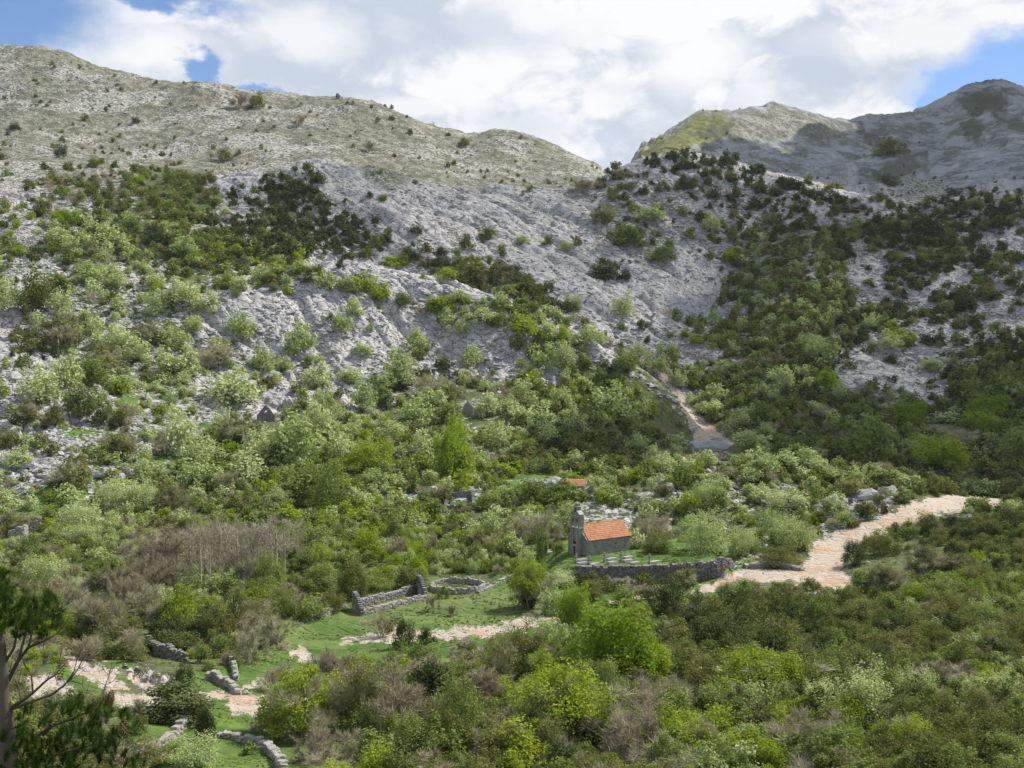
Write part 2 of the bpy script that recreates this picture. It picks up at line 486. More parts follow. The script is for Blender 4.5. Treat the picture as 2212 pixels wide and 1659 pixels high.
# reddish-tan gravel: road shoulders, banks, rubble
blend(poly_mask([(1736, 1234), (1747, 1184), (1802, 1154), (1882, 1130), (1958, 1093), (2040, 1070), (2175, 1070), (2165, 1092), (2060, 1107), (1960, 1138), (1872, 1166), (1816, 1214), (1848, 1282), (1762, 1272), (1700, 1262), (1600, 1262), (1500, 1290), (1490, 1278), (1590, 1240), (1640, 1215), (1720, 1225)]), 0.1, 0.1, 0.95)
blend(poly_mask([(1800, 1105), (1890, 1110), (1950, 1085), (1940, 1070), (1850, 1070), (1770, 1100), (1780, 1130)]), 0.85, 0.1, 0.45)
blend(poly_mask([(725, 1388), (745, 1374), (850, 1360), (900, 1368), (960, 1358), (1060, 1352), (1130, 1334), (1205, 1324), (1215, 1340), (1150, 1358), (1090, 1366), (1000, 1376), (930, 1384), (860, 1384), (800, 1392)]), 0.2, 0.35, 0.8)
blend(poly_mask([(1310, 1300), (1410, 1283), (1412, 1292), (1330, 1308)], 3, 3), 0.1, 0.1, 0.9)
blend(poly_mask([(625, 1408), (650, 1398), (700, 1430), (650, 1445)]), 0.3, 0.4, 0.8)
blend(poly_mask([(230, 1498), (330, 1500), (430, 1492), (520, 1488), (565, 1470), (570, 1478), (530, 1500), (590, 1505), (600, 1530), (560, 1554), (510, 1545), (490, 1515), (430, 1506), (330, 1520), (240, 1532)]), 0.1, 0.3, 0.8)
blend(poly_mask([(140, 1410), (250, 1455), (275, 1488), (230, 1492), (150, 1440)]), 0.3, 0.2, 0.8)
blend(poly_mask([(255, 1432), (300, 1442), (370, 1470), (392, 1484), (380, 1490), (300, 1486)]), 0.6, 0.0, 0.7)
blend(poly_mask([(0, 1460), (110, 1462), (180, 1500), (120, 1520), (0, 1500)]), 0.3, 0.1, 0.8)
# the stony track slanting down the spur
trk = poly_mask([(1368, 770), (1380, 768), (1440, 810), (1475, 850), (1515, 900), (1585, 950), (1560, 962), (1505, 952), (1475, 882), (1445, 835), (1385, 785)], 4, 5)
blend(trk, 0.3, 0.0, 0.85, near=False)
# the two sunny slabs that lie bare
slabs = np.zeros_like(rock)
for pl in [[(660, 566), (820, 568), (960, 600), (1100, 650), (1240, 725), (1330, 770), (1290, 790), (1150, 720), (980, 660), (820, 628), (690, 600)],
           [(380, 690), (490, 640), (640, 625), (820, 650), (960, 690), (1100, 735), (1250, 775), (1200, 830), (1000, 815), (860, 815), (700, 800), (560, 765), (470, 730)],
           [(700, 350), (800, 356), (900, 385), (1200, 415), (1300, 450), (1400, 600), (1380, 540), (1550, 560), (1600, 660), (1500, 690), (1300, 690), (1150, 610), (900, 560), (780, 460), (650, 400)],
           [(470, 385), (560, 365), (600, 400), (550, 440), (470, 430)],
           [(1870, 545), (1905, 540), (1925, 600), (1900, 630), (1850, 620), (1830, 580)], [(1830, 760), (1880, 725), (1960, 770), (2020, 790), (1990, 830), (1900, 845), (1840, 830), (1815, 790)],
           [(1950, 650), (2040, 590), (2100, 590), (2080, 630), (2000, 665)], [(2080, 690), (2212, 660), (2212, 730), (2130, 740)], [(1450, 440), (1530, 430), (1560, 470), (1480, 470)],
           [(1610, 480), (1680, 500), (1640, 530), (1590, 520)], [(1750, 440), (1830, 450), (1820, 490), (1760, 480)], [(2090, 490), (2212, 470), (2212, 570), (2110, 560)]]:
    pm_ = poly_mask(pl, 14, 26)
    slabs = np.maximum(slabs, pm_)
    blend(pm_, 1.0, 0.0, 0.0, near=False)
# far-left flank stays stony grass
blend((GY > 760) * (GU < 1300) * 1.0, 0.32, 0, 0, 1.0, near=False)
# green cap at the far centre-right, bare flank right of it
capm = poly_mask([(1370, 350), (1420, 305), (1500, 258), (1560, 246), (1592, 262), (1560, 290), (1500, 318), (1440, 338)], 8, 10) * (GY > 1000)
rock = rock * (1 - capm) + 0.02 * capm
greencap = capm
capm2 = poly_mask([(1560, 300), (1600, 252), (1680, 232), (1790, 262), (1830, 300), (1740, 290), (1650, 300)], 12, 20) * (GY > 1000)
speck = np.maximum(speck, 0.9 * capm2)
darkp = np.zeros_like(rock)
for pl in [[(1810, 262), (1860, 270), (1960, 330), (1990, 345), (1950, 345), (1860, 300)], [(2060, 210), (2130, 190), (2190, 215), (2170, 250), (2090, 245)],
           [(2140, 250), (2212, 250), (2212, 275), (2150, 268)], [(1860, 370), (1960, 345), (2010, 370), (1960, 385), (1880, 385)], [(1940, 340), (1990, 350), (1970, 365)],
           [(2070, 270), (2120, 265), (2130, 300), (2090, 310)], [(1960, 330), (2010, 335), (2000, 355)], [(1590, 262), (1540, 262), (1500, 290), (1560, 290)]]:
    darkp = np.maximum(darkp, poly_mask(pl, 8, 16) * (GY > 1000))

flat = np.zeros_like(rock)     # places that must stay smooth
for pl in [[(1210, 1225), (1200, 1180), (1400, 1170), (1600, 1195), (1580, 1250), (1300, 1240)], [(900, 1290), (920, 1240), (1060, 1238), (1080, 1290)],
           [(740, 1340), (740, 1290), (900, 1260), (940, 1300), (790, 1350)]]:
    flat = np.maximum(flat, poly_mask(pl, 10, 0) * (GY < 260))
flat = np.maximum(flat, np.clip(gravel * 1.1, 0, 1) * (GY < 300) * 0.6)

# ------------------------------------------------------------------ relief
near_fade = sstep(GY, 20, 90)
cell = GY * (DU / F_PX)                          # metres between columns


def oct_ok(lam):
    return sstep(lam / cell, 1.8, 3.2)


rel = (fbm(GX / 60, GY / 60, 3, 21) - 0.5) * 2 * np.clip(GY / 900, 0.06, 1.6) * 5
rel += (fbm(GX / 14, GY / 14, 2, 25) - 0.5) * 2 * np.clip(GY / 700, 0.12, 2.2) * 1.4
rk = sstep(rock, 0.25, 0.9)
# bedded limestone: ledges that dip to the right, broken by joints
ang = math.radians(38)
AX = (GX * math.cos(ang) - GY * math.sin(ang)) + (fbm(GX / 30, GY / 30, 2, 31) - 0.5) * 14
AY = (GX * math.sin(ang) + GY * math.cos(ang)) + (fbm(GX / 35, GY / 35, 3, 35) - 0.5) * 18
rocky = np.zeros_like(GZ)
rsub = rk > 0.03
for (lam, ax, amp) in [(34, 4.2, 4.2), (13, 3.4, 1.9), (5.2, 2.6, 1.2), (2.9, 2.2, 0.5)]:
    f1, f2, cid = voronoi(AX[rsub] / (lam * ax), AY[rsub] / lam, int(lam * 10))
    crack = 1 - sstep(f2 - f1, 0.0, 0.22)
    rocky[rsub] += amp * (oct_ok(lam) + 0 * GY)[rsub] * ((cid - 0.5) * 0.8 + (0.55 - f1) * 0.45 - crack * 0.6)
farm = sstep(GY, 1000, 1400)
lam = 60
fb = farm > 0.01
f1, f2, cid = voronoi(GX[fb] / 95, GY[fb] / 45 + GX[fb] / 300, 77)
rocky[fb] += farm[fb] * 1.5 * (8 * (0.5 - f1) - 5 * (1 - sstep(f2 - f1, 0, .2)) + (fbm(GX[fb] / 22, GY[fb] / 22, 3, 78) - .5) * 9)
lumps = (fbm(GX / 3.2, GY / 3.2, 3, 41) - 0.5) * 1.6 * oct_ok(3.2)
spk = (fbm(GX / 9, GY / 9, 3, 45, 0.7) - 0.5) * 3.0 * oct_ok(9) * speck
relief = rel + rocky * rk * (1 - 0.75 * speck) + lumps * (0.35 + 0.3 * rk) + spk
GZ = GZ + relief * near_fade * (1 - flat)


def grid_mesh(name, X, Y, Z, mat, attrs=None, smooth=True):
    nr, nc = X.shape
    co = np.stack([X, Y, Z], -1).reshape(-1, 3).astype(np.float32)
    i = np.arange(nr - 1)[:, None] * nc + np.arange(nc - 1)[None, :]
    f = np.stack([i, i + 1, i + nc + 1, i + nc], -1).reshape(-1, 4)
    return raw_mesh(name, co, f, mat, attrs, smooth)


def raw_mesh(name, co, faces, mat, attrs=None, smooth=False):
    me = bpy.data.meshes.new(name)
    co = np.ascontiguousarray(co, np.float32)
    faces = np.ascontiguousarray(faces, np.int32)
    k = faces.shape[1]
    me.vertices.add(len(co)); me.vertices.foreach_set('co', co.ravel())
    me.loops.add(faces.size); me.loops.foreach_set('vertex_index', faces.ravel())
    me.polygons.add(len(faces))
    me.polygons.foreach_set('loop_start', np.arange(0, faces.size, k, dtype=np.int32))
    me.polygons.foreach_set('loop_total', np.full(len(faces), k, np.int32))
    if smooth:
        me.polygons.foreach_set('use_smooth', np.ones(len(faces), bool))
    me.update(calc_edges=True)
    for an, av in (attrs or {}).items():
        if av.ndim == 2:
            at = me.attributes.new(an, 'FLOAT_COLOR', 'POINT')
            at.data.foreach_set('color', np.ascontiguousarray(av, np.float32).ravel())
        else:
            at = me.attributes.new(an, 'FLOAT', 'POINT')
            at.data.foreach_set('value', np.ascontiguousarray(av, np.float32).ravel())
    if mat is not None:
        me.materials.append(mat)
    return me


def link(name, me, parent=None, kind=None, label=None, cat=None, group=None, mat=None, loc=None):
    o = bpy.data.objects.new(name, me)
    COL.objects.link(o)
    if parent is not None:
        o.parent = parent
    if kind: o['kind'] = kind
    if label: o['label'] = label
    if cat: o['category'] = cat
    if group: o['group'] = group
    if loc is not None: o.location = loc
    return o


def new_mat(name, rough=0.95):
    mt = bpy.data.materials.new(name)
    mt.use_nodes = True
    N = NT(mt.node_tree)
    out = N.n('ShaderNodeOutputMaterial')
    return mt, N, out


def diffuse_out(N, out, col, normal=None, rough=0.9):
    b = N.n('ShaderNodeBsdfPrincipled')
    N.set(b.inputs['Base Color'], col)
    b.inputs['Roughness'].default_value = rough
    b.inputs['Specular IOR Level'].default_value = 0.15
    if normal is not None:
        N.set(b.inputs['Normal'], normal)
    N.t.links.new(b.outputs[0], out.inputs[0])
    return b


def ground_material():
    mt, N, out = new_mat('ground')
    pos = N.n('ShaderNodeNewGeometry').outputs['Position']
    A = N.n('ShaderNodeAttribute', attribute_name='cover')
    B = N.n('ShaderNodeAttribute', attribute_name='cover_two')
    sa = N.n('ShaderNodeSeparateColor'); N.set(sa.inputs[0], A.outputs['Color'])
    sb = N.n('ShaderNodeSeparateColor'); N.set(sb.inputs[0], B.outputs['Color'])
    rockm, grassm, gravm = sa.outputs[0], sa.outputs[1], sa.outputs[2]
    speckm, farm_, darkm = sb.outputs[0], sb.outputs[1], sb.outputs[2]
    capm_ = A.outputs['Alpha']
    n1 = N.noise(pos, 0.02, 5, 0.6); n2 = N.noise(pos, 0.16, 5, 0.6)
    n3 = N.noise(pos, 1.1, 4, 0.65); n4 = N.noise(pos, 0.45, 3, 0.7)
    # limestone
    rc = N.mix(N.step(n2, .35, .68), (0.36, 0.345, 0.335), (0.53, 0.505, 0.485))
    rc = N.mix(N.step(n1, .48, .6, 0, 0.5), rc, (0.50, 0.465, 0.43))
    rc = N.mix(N.math('MULTIPLY', N.step(n3, .5, .72), 0.5), rc, (0.53, 0.51, 0.505))
    rc = N.mix(N.math('MULTIPLY', N.step(n3, .46, .3), 0.6), rc, (0.13, 0.13, 0.125))
    wpos = N.vmath('ADD', pos, N.scale(N.n('ShaderNodeTexNoise', Scale=0.12, Vector=pos).outputs['Color'], (7, 7, 7)))
    mp = N.n('ShaderNodeMapping'); mp.inputs['Rotation'].default_value = (0, 0, ang); N.set(mp.inputs['Vector'], wpos)
    wpos = mp.outputs[0]
    jn = N.voro(N.scale(wpos, (0.17, 0.5, 0.5)), 0.62, 'DISTANCE_TO_EDGE')
    jn2 = N.voro(N.scale(wpos, (0.36, 0.9, 0.9)), 0.8, 'DISTANCE_TO_EDGE')
    rc = N.mix(N.step(jn, 0.0, 0.075, 0.75, 0.0), rc, (0.085, 0.09, 0.065))
    rc = N.mix(N.step(jn2, 0.0, 0.06, 0.4, 0.0), rc, (0.10, 0.10, 0.085))
    # grass
    gc = N.mix(N.step(n2, .38, .62), (0.065, 0.125, 0.022), (0.125, 0.19, 0.04))
    gc = N.mix(N.math('MULTIPLY', N.step(n3, .5, .7), 0.6), gc, (0.05, 0.10, 0.02))
    gc = N.mix(N.math('MULTIPLY', N.step(n1, .5, .62), 0.45), gc, (0.17, 0.18, 0.075))
    # soil and litter under scrub
    sc = N.mix(N.step(n4, .35, .65), (0.075, 0.085, 0.035), (0.14, 0.13, 0.075))
    sc = N.mix(N.math('MULTIPLY', N.step(n3, .55, .7), 0.5), sc, (0.10, 0.14, 0.035))
    # gravel and rubble
    vc = N.n('ShaderNodeTexVoronoi', Scale=7.0); N.set(vc.inputs['Vector'], pos)
    vcs = N.n('ShaderNodeSeparateColor'); N.set(vcs.inputs[0], vc.outputs['Color'])
    vrc = N.mix(vcs.outputs[0], (0.44, 0.37, 0.285), (0.55, 0.485, 0.40))
    vrc = N.mix(N.step(n2, .5, .62, 0, 0.7), vrc, (0.46, 0.29, 0.18))
    vrc = N.mix(N.step(vc.outputs['Distance'], .4, .7, 0, 0.5), vrc, (0.26, 0.20, 0.15))
    # stony dry grass of the long ridge
    v2 = N.n('ShaderNodeTexVoronoi', Scale=0.42); N.set(v2.inputs['Vector'], N.scale(pos, (1, 1, 1.4)))
    v3 = N.n('ShaderNodeTexVoronoi', Scale=0.9); N.set(v3.inputs['Vector'], pos)
    thr = N.step(n1, .40, .60, 0.2, 0.66)
    stone = N.math('LESS_THAN', N.math('ADD', v2.outputs['Distance'], N.math('MULTIPLY', n3, 0.25)), thr)
    stone2 = N.math('LESS_THAN', v3.outputs['Distance'], N.step(n2, .4, .6, 0.2, 0.5))
    dry = N.mix(N.step(n2, .4, .62), (0.105, 0.115, 0.07), (0.165, 0.16, 0.11))
    dry = N.mix(N.step(n1, .52, .66, 0, 0.6), dry, (0.12, 0.14, 0.06))
    sp = N.mix(N.math('MULTIPLY', stone2, 0.6), dry, (0.40, 0.38, 0.335))
    sp = N.mix(N.math('MULTIPLY', stone, 0.8), sp, (0.44, 0.425, 0.40))
    # far flank
    fc = N.mix(N.step(n1, .42, .6), (0.15, 0.155, 0.135), (0.33, 0.33, 0.335))
    fc = N.mix(N.step(N.noise(N.scale(pos, (1, 1, 2.5)), 0.05, 5, 0.7), .5, .62, 0, 0.6), fc, (0.42, 0.415, 0.42))
    capc = N.mix(N.step(n2, .4, .6), (0.10, 0.12, 0.035), (0.20, 0.195, 0.06))
    # combine
    gsel = N.step(N.math('ADD', grassm, N.math('MULTIPLY', N.math('SUBTRACT', n4, 0.5), 1.3)), 0.42, 0.6)
    c = N.mix(gsel, sc, gc)
    rsel = N.step(N.math('ADD', rockm, N.math('MULTIPLY', N.math('SUBTRACT', N.noise(pos, 0.32, 4, .7), 0.5), 2.2)), 0.44, 0.58)
    c = N.mix(rsel, c, rc)
    c = N.mix(N.step(farm_, .3, .7), c, fc)
    ssel = N.step(N.math('ADD', speckm, N.math('MULTIPLY', N.math('SUBTRACT', n2, 0.5), 0.8)), 0.35, 0.65)
    c = N.mix(ssel, c, sp)
    vsel = N.step(N.math('ADD', gravm, N.math('MULTIPLY', N.math('SUBTRACT', N.noise(pos, 0.7, 6, .8), 0.5), 3.4)), 0.45, 0.62)
    c = N.mix(vsel, c, vrc)
    c = N.mix(capm_, c, capc)
    c = N.mix(N.math('MULTIPLY', darkm, 0.85), c, (0.07, 0.075, 0.045))
    bmp = N.n('ShaderNodeBump', Strength=0.75, Distance=0.5)
    hgt = N.math('ADD', N.math('MULTIPLY', n3, 1.0), N.math('MULTIPLY', N.step(jn, 0, .12), 0.5))
    hgt = N.math('ADD', hgt, N.math('MULTIPLY', N.math('MULTIPLY', stone, speckm), 0.8))
    N.set(bmp.inputs['Height'], hgt)
    diffuse_out(N, out, c, bmp.outputs[0])
    return mt


G_MAT = ground_material()
cover = np.stack([rock, grass, gravel, greencap], -1).reshape(-1, 4)
cover2 = np.stack([speck, np.clip(far, 0, 1) * (GY > 950) * (GU > 1300), darkp, 0 * rock], -1).reshape(-1, 4)
gm = grid_mesh('ground', GX, GY, GZ, G_MAT, {'cover': cover, 'cover_two': cover2})
ground = link('ground', gm, kind='structure')
# the hillside that the camera stands on, behind and beside it
bx, by = np.meshgrid(np.linspace(-120, 120, 40), np.linspace(-90, 2.6, 24))
bz = -1.75 - 0.25 * by * 0 + np.where(by < 0, -by * 0.35, 0) + (fbm(bx / 9, by / 9, 3, 3) - .5) * 1.2 * sstep(-by, 2, 12)
bz = bz - 0.6 * sstep(by, 0, 2.6)
hs = link('hillside', grid_mesh('hillside', bx, by, bz, G_MAT, {'cover': np.tile([.2, .5, 0, 0], (bx.size, 1)), 'cover_two': np.zeros((bx.size, 4))}), kind='structure')

# ------------------------------------------------------------------ lookups on the land
# first visible hit per column along increasing distance
tt = GZ / GY
cummax = np.maximum.accumulate(np.concatenate([np.full((1, NC), -9.0), tt[:-1]], 0), 0)
VIS = tt >= cummax - 1e-4


def place(u, v):
    """world point on the land seen at survey pixel (u, v)"""
    s, t = ray_st(u, v)
    c = int(np.clip(np.searchsorted(SCOL, s), 1, NC - 1))
    if abs(SCOL[c - 1] - s) < abs(SCOL[c] - s):
        c -= 1
    col = tt[:, c]
    k = int(np.argmax(col >= t))
    if col[k] < t:
        k = int(np.argmax(col))
    k = max(k, 1)
    a, b = col[k - 1], col[k]
    f = 0.5 if b <= a else float(np.clip((t - a) / (b - a), 0, 1))
    y = GY[k - 1, c] * (1 - f) + GY[k, c] * f
    z = GZ[k - 1, c] * (1 - f) + GZ[k, c] * f
    return Vector((float(s) * y, float(y), float(z)))


def height(x, y):
    s = x / y
    c = int(np.clip(np.searchsorted(SCOL, s), 1, NC - 1))
    f = float(np.clip((s - SCOL[c - 1]) / (SCOL[c] - SCOL[c - 1]), 0, 1))
    za = np.interp(y, GY[:, c - 1], GZ[:, c - 1]); zb = np.interp(y, GY[:, c], GZ[:, c])
    return float(za * (1 - f) + zb * f)


# ------------------------------------------------------------------ clouds that shade the flanks
def cloud_material(lo, hi):
    mt, N, out = new_mat('cloud')
    d = N.n('ShaderNodeBsdfDiffuse'); d.inputs[0].default_value = (0.9, 0.9, 0.92, 1)
    t = N.n('ShaderNodeBsdfTransparent')
    mx = N.n('ShaderNodeMixShader')
    pos = N.n('ShaderNodeNewGeometry').outputs['Position']
    N.set(mx.inputs[0], N.step(N.noise(pos, 0.009, 4), .36, .62, lo, hi))
    N.t.links.new(t.outputs[0], mx.inputs[1]); N.t.links.new(d.outputs[0], mx.inputs[2])
    N.t.links.new(mx.outputs[0], out.inputs[0])
    return mt


CLOUD_M = cloud_material(0.0, 0.42)
CLOUD_THICK = cloud_material(0.66, 0.92)


def cloud(px, py, pz, rx, ry, label, H=900, seed=0, mat=None):
    """a flat-based lumpy cumulus whose shade lies round the point (px,py,pz)"""
    c = Vector((px, py, pz)) + SUN * ((H - pz) / SUN.z)
    nu, nv = 48, 20
    th = np.linspace(0, 2 * np.pi, nu, endpoint=False)[None, :]
    ph = np.linspace(-np.pi / 2, np.pi / 2, nv)[:, None]
    rr = 1 + 0.55 * (fbm(np.cos(th) * 2.2 + 5 + ph, np.sin(th) * 2.2 + 5 + 0 * ph, 3, seed) - 0.5) * 2
    x = np.cos(ph) * np.cos(th) * rx * rr; y = np.cos(ph) * np.sin(th) * ry * rr
    z = np.sin(ph) * np.where(np.sin(ph) > 0, 90, 18) * rr
    co = np.stack([x, y, z + 0 * th], -1).reshape(-1, 3)
    i = np.arange(nv - 1)[:, None] * nu + np.arange(nu)[None, :]
    j = np.arange(nv - 1)[:, None] * nu + (np.arange(nu)[None, :] + 1) % nu
    f = np.stack([i, j, j + nu, i + nu], -1).reshape(-1, 4)
    o = link('cloud', raw_mesh('cloud', co, f, mat or CLOUD_M, smooth=True), kind='stuff', loc=c)
    return o


cloud(-20, 640, 60, 190, 85, '', seed=1)
cloud(150, 400, -30, 105, 62, '', seed=2, mat=cloud_material(0.45, 0.8))
cloud(235, 580, 40, 115, 105, '', seed=12, mat=cloud_material(0.15, 0.55))
cloud(430, 1290, 230, 270, 190, '', seed=3, mat=CLOUD_THICK)
cloud(760, 1600, 320, 330, 260, '', seed=4, mat=CLOUD_THICK)
cloud(930, 1980, 480, 330, 240, '', seed=6, mat=CLOUD_THICK)
# ------------------------------------------------------------------ mesh kit
class MB:
    """collects boxes, tubes and free faces into one mesh"""

    def __init__(self):
        self.v, self.f, self.n = [], [], 0

    def add(self, co, faces):
        self.v += [tuple(c) for c in co]
        self.f += [tuple(i + self.n for i in f) for f in faces]
        self.n += len(co)

    def box(self, x0, x1, y0, y1, z0, z1):
        self.add([(x0, y0, z0), (x1, y0, z0), (x1, y1, z0), (x0, y1, z0), (x0, y0, z1), (x1, y0, z1), (x1, y1, z1), (x0, y1, z1)],
                 [(0, 3, 2, 1), (4, 5, 6, 7), (0, 1, 5, 4), (1, 2, 6, 5), (2, 3, 7, 6), (3, 0, 4, 7)])

    def prism(self, poly, y0, y1):
        """polygon in x,z swept along y"""
        n = len(poly)
        co = [(x, y0, z) for x, z in poly] + [(x, y1, z) for x, z in poly]
        fs = [tuple(range(n)), tuple(range(2 * n - 1, n - 1, -1))]
        fs += [(i, i + n, (i + 1) % n + n, (i + 1) % n) for i in range(n)]
        self.add(co, fs)

    def tube(self, pts, rads, k=5):
        pts = [Vector(p) for p in pts]
        rings = []
        for i, p in enumerate(pts):
            d = (pts[min(i + 1, len(pts) - 1)] - pts[max(i - 1, 0)])
            d = d.normalized() if d.length > 1e-9 else Vector((0, 0, 1))
            a = d.orthogonal().normalized(); b = d.cross(a)
            rings.append([p + (a * math.cos(2 * math.pi * j / k) + b * math.sin(2 * math.pi * j / k)) * rads[i] for j in range(k)])
        co = [c for r in rings for c in r]
        fs = [(i * k + j, i * k + (j + 1) % k, (i + 1) * k + (j + 1) % k, (i + 1) * k + j) for i in range(len(pts) - 1) for j in range(k)]
        fs += [tuple(range(k))[::-1], tuple((len(pts) - 1) * k + j for j in range(k))]
        self.add(co, fs)

    def mesh(self, name, mat, smooth=False):
        me = bpy.data.meshes.new(name)
        me.from_pydata(self.v, [], self.f)
        me.materials.append(mat)
        if smooth:
            me.polygons.foreach_set('use_smooth', np.ones(len(me.polygons), bool))
        me.update()
        return me


# ------------------------------------------------------------------ plant materials and meshes
def leaf_mat(name, a, b, c, trans=0.30, spread=1.0):
    mt, N, out = new_mat(name)
    oi = N.n('ShaderNodeObjectInfo')
    pos = N.n('ShaderNodeNewGeometry').outputs['Position']
    n = N.noise(pos, 0.55, 3, 0.6)
    rnd = oi.outputs['Random']
    f = N.math('ADD', N.math('MULTIPLY', rnd, 0.6 * spread), N.math('MULTIPLY', N.step(n, .35, .65), 0.4), clamp=True)
    col = N.mix(N.step(f, 0.0, 0.5), a, b)
    col = N.mix(N.step(f, 0.5, 1.0), col, c)
    fine = N.noise(pos, 6.0, 2, 0.5)
    col = N.mix(N.step(fine, .4, .7, 0.0, 0.45), col, N.mix(0.5, col, c))
    d = N.n('ShaderNodeBsdfDiffuse'); N.set(d.inputs[0], col)
    t = N.n('ShaderNodeBsdfTranslucent'); N.set(t.inputs[0], N.mix(1.0, col, (1.05, 1.15, 0.7), 'MULTIPLY'))
    mx = N.n('ShaderNodeMixShader', Fac=trans)
    N.t.links.new(d.outputs[0], mx.inputs[1]); N.t.links.new(t.outputs[0], mx.inputs[2])
    N.t.links.new(mx.outputs[0], out.inputs[0])
    return mt


M_PALE = leaf_mat('pale_leaves', (0.31, 0.38, 0.14), (0.43, 0.49, 0.22), (0.56, 0.58, 0.33))
M_GREEN = leaf_mat('fresh_leaves', (0.125, 0.17, 0.045), (0.20, 0.25, 0.07), (0.31, 0.35, 0.12))
M_BRIGHT = leaf_mat('bright_leaves', (0.16, 0.245, 0.025), (0.26, 0.345, 0.035), (0.37, 0.43, 0.065), 0.36)
M_LIME = leaf_mat('lime_leaves', (0.18, 0.25, 0.025), (0.27, 0.34, 0.035), (0.37, 0.42, 0.06), 0.36)
M_OLIVE = leaf_mat('olive_leaves', (0.10, 0.125, 0.035), (0.165, 0.175, 0.055), (0.26, 0.25, 0.095))
M_DARK = leaf_mat('dark_leaves', (0.05, 0.072, 0.027), (0.08, 0.105, 0.037), (0.12, 0.138, 0.055), 0.12)
M_TWIG = leaf_mat('bare_twigs', (0.29, 0.24, 0.16), (0.39, 0.33, 0.235), (0.48, 0.42, 0.315), 0.1)
M_GREY = leaf_mat('grey_twigs', (0.33, 0.31, 0.19), (0.42, 0.39, 0.26), (0.50, 0.45, 0.33), 0.1)
M_PINE = leaf_mat('pine_needles', (0.035, 0.06, 0.014), (0.055, 0.095, 0.02), (0.10, 0.14, 0.035), 0.2)
M_BARK = leaf_mat('bark', (0.075, 0.058, 0.042), (0.11, 0.09, 0.07), (0.16, 0.135, 0.11), 0.0)
M_PBARK = leaf_mat('pale_bark', (0.33, 0.29, 0.21), (0.42, 0.37, 0.28), (0.50, 0.45, 0.35), 0.0)
M_CONE = leaf_mat('pine_cone', (0.10, 0.055, 0.03), (0.15, 0.085, 0.05), (0.19, 0.12, 0.08), 0.0)


def leaf_quads(P, Nrm, size, rng, aspect=1.5):
    """quads at P facing roughly Nrm"""
    n = len(P)
    r = rng.normal(size=(n, 3)) * 0.75 + Nrm
    r /= np.linalg.norm(r, axis=1, keepdims=True)
    a = np.cross(r, rng.normal(size=(n, 3))); a /= np.linalg.norm(a, axis=1, keepdims=True)
    b = np.cross(r, a)
    s = (size * 1.16 * (0.6 + 0.8 * rng.random(n)))[:, None] * 0.5
    co = np.stack([P - a * s * aspect, P - b * s, P + a * s * aspect, P + b * s], 1).reshape(-1, 3)
    return co, np.arange(n * 4).reshape(-1, 4)


def crown_mesh(name, mat, seed, n=1300, leaf=0.05, clumps=26, cr=0.15, low=0.12, flat_=1.0, hollow=0.35, top=1.0):
    """leaf clumps through an uneven crown of width 1 and height 1"""
    rng = np.random.default_rng(seed)
    C = []
    while len(C) < clumps:
        d = rng.normal(size=3); d /= np.linalg.norm(d)
        if d[2] < -0.55:
            continue
        rad = rng.uniform(hollow, 1.0) ** 0.6
        th_ = math.atan2(d[1], d[0])
        wob = 0.74 + 0.13 * math.sin(2 * th_ + seed) + 0.12 * math.sin(5 * th_ + 2.3 * seed) + rng.uniform(-0.24, 0.22)
        c = d * rad * wob * np.array([0.5 - cr * 0.62, 0.5 - cr * 0.62, (1 - low) / 2 - cr * 0.3])
        c[2] += low + (1 - low) / 2
        C.append(c)
    C = np.array(C)
    R = cr * rng.uniform(0.6, 1.25, clumps)
    k = rng.integers(0, clumps, n)
    d = rng.normal(size=(n, 3)); d /= np.linalg.norm(d, axis=1, keepdims=True)
    rr = (rng.random(n) ** 0.4)[:, None]
    P = C[k] + d * rr * R[k][:, None] * np.array([1, 1, 0.9])
    P += rng.normal(size=(n, 3)) * 0.008
    P[:, 2] = np.clip(P[:, 2], 0.01, 1.05)
    out = (C[k] - np.array([0, 0, .45])) * 0.8 + d * 0.7
    out[:, 2] += 0.25
    # fill the nominal outline
    w = np.percentile(np.hypot(P[:, 0], P[:, 1]), 95)
    P[:, :2] *= 0.5 / w
    zl, zh = np.percentile(P[:, 2], 3), np.percentile(P[:, 2], 98)
    P[:, 2] = (P[:, 2] - zl) / (zh - zl) * (1 - low) + low
    P[:, 2] = np.maximum(P[:, 2], 0.0)
    co, f = leaf_quads(P, out, leaf * np.ones(n), rng)
    return raw_mesh(name, co, f, mat)


def limbs(mb, rng, p, d, length, rad, depth, spread=0.6, k=4, up=0.15, tips=None, kids=(2, 4)):
    pts, rads = [p.copy()], [rad]
    q, dd = p.copy(), d.copy()
    for i in range(3):
        dd = (dd + Vector(rng.normal(size=3) * 0.16) + Vector((0, 0, up * 0.3))).normalized()
        q = q + dd * length / 3
        pts.append(q.copy()); rads.append(rad * (1 - 0.2 * (i + 1)))
    mb.tube(pts, rads, k)
    if depth <= 0:
        if tips is not None: tips.append((q, dd))
        return
    for _ in range(int(rng.integers(*kids))):
        j = int(rng.integers(1, 4))
        nd = (dd + Vector(rng.normal(size=3)) * spread + Vector((0, 0, up))).normalized()
        limbs(mb, rng, pts[j], nd, length * rng.uniform(0.55, 0.85), rads[j] * 0.62, depth - 1, spread, max(3, k - 1), up, tips, kids)


def fit_unit(me, h=1.0):
    co = np.empty(len(me.vertices) * 3, np.float32); me.vertices.foreach_get('co', co)
    co = co.reshape(-1, 3)
    w = np.percentile(np.abs(co[:, :2]), 97)
    co[:, :2] *= 0.5 / w; co[:, 2] *= h / np.percentile(co[:, 2], 99.8)
    me.vertices.foreach_set('co', co.ravel()); me.update()
    return me


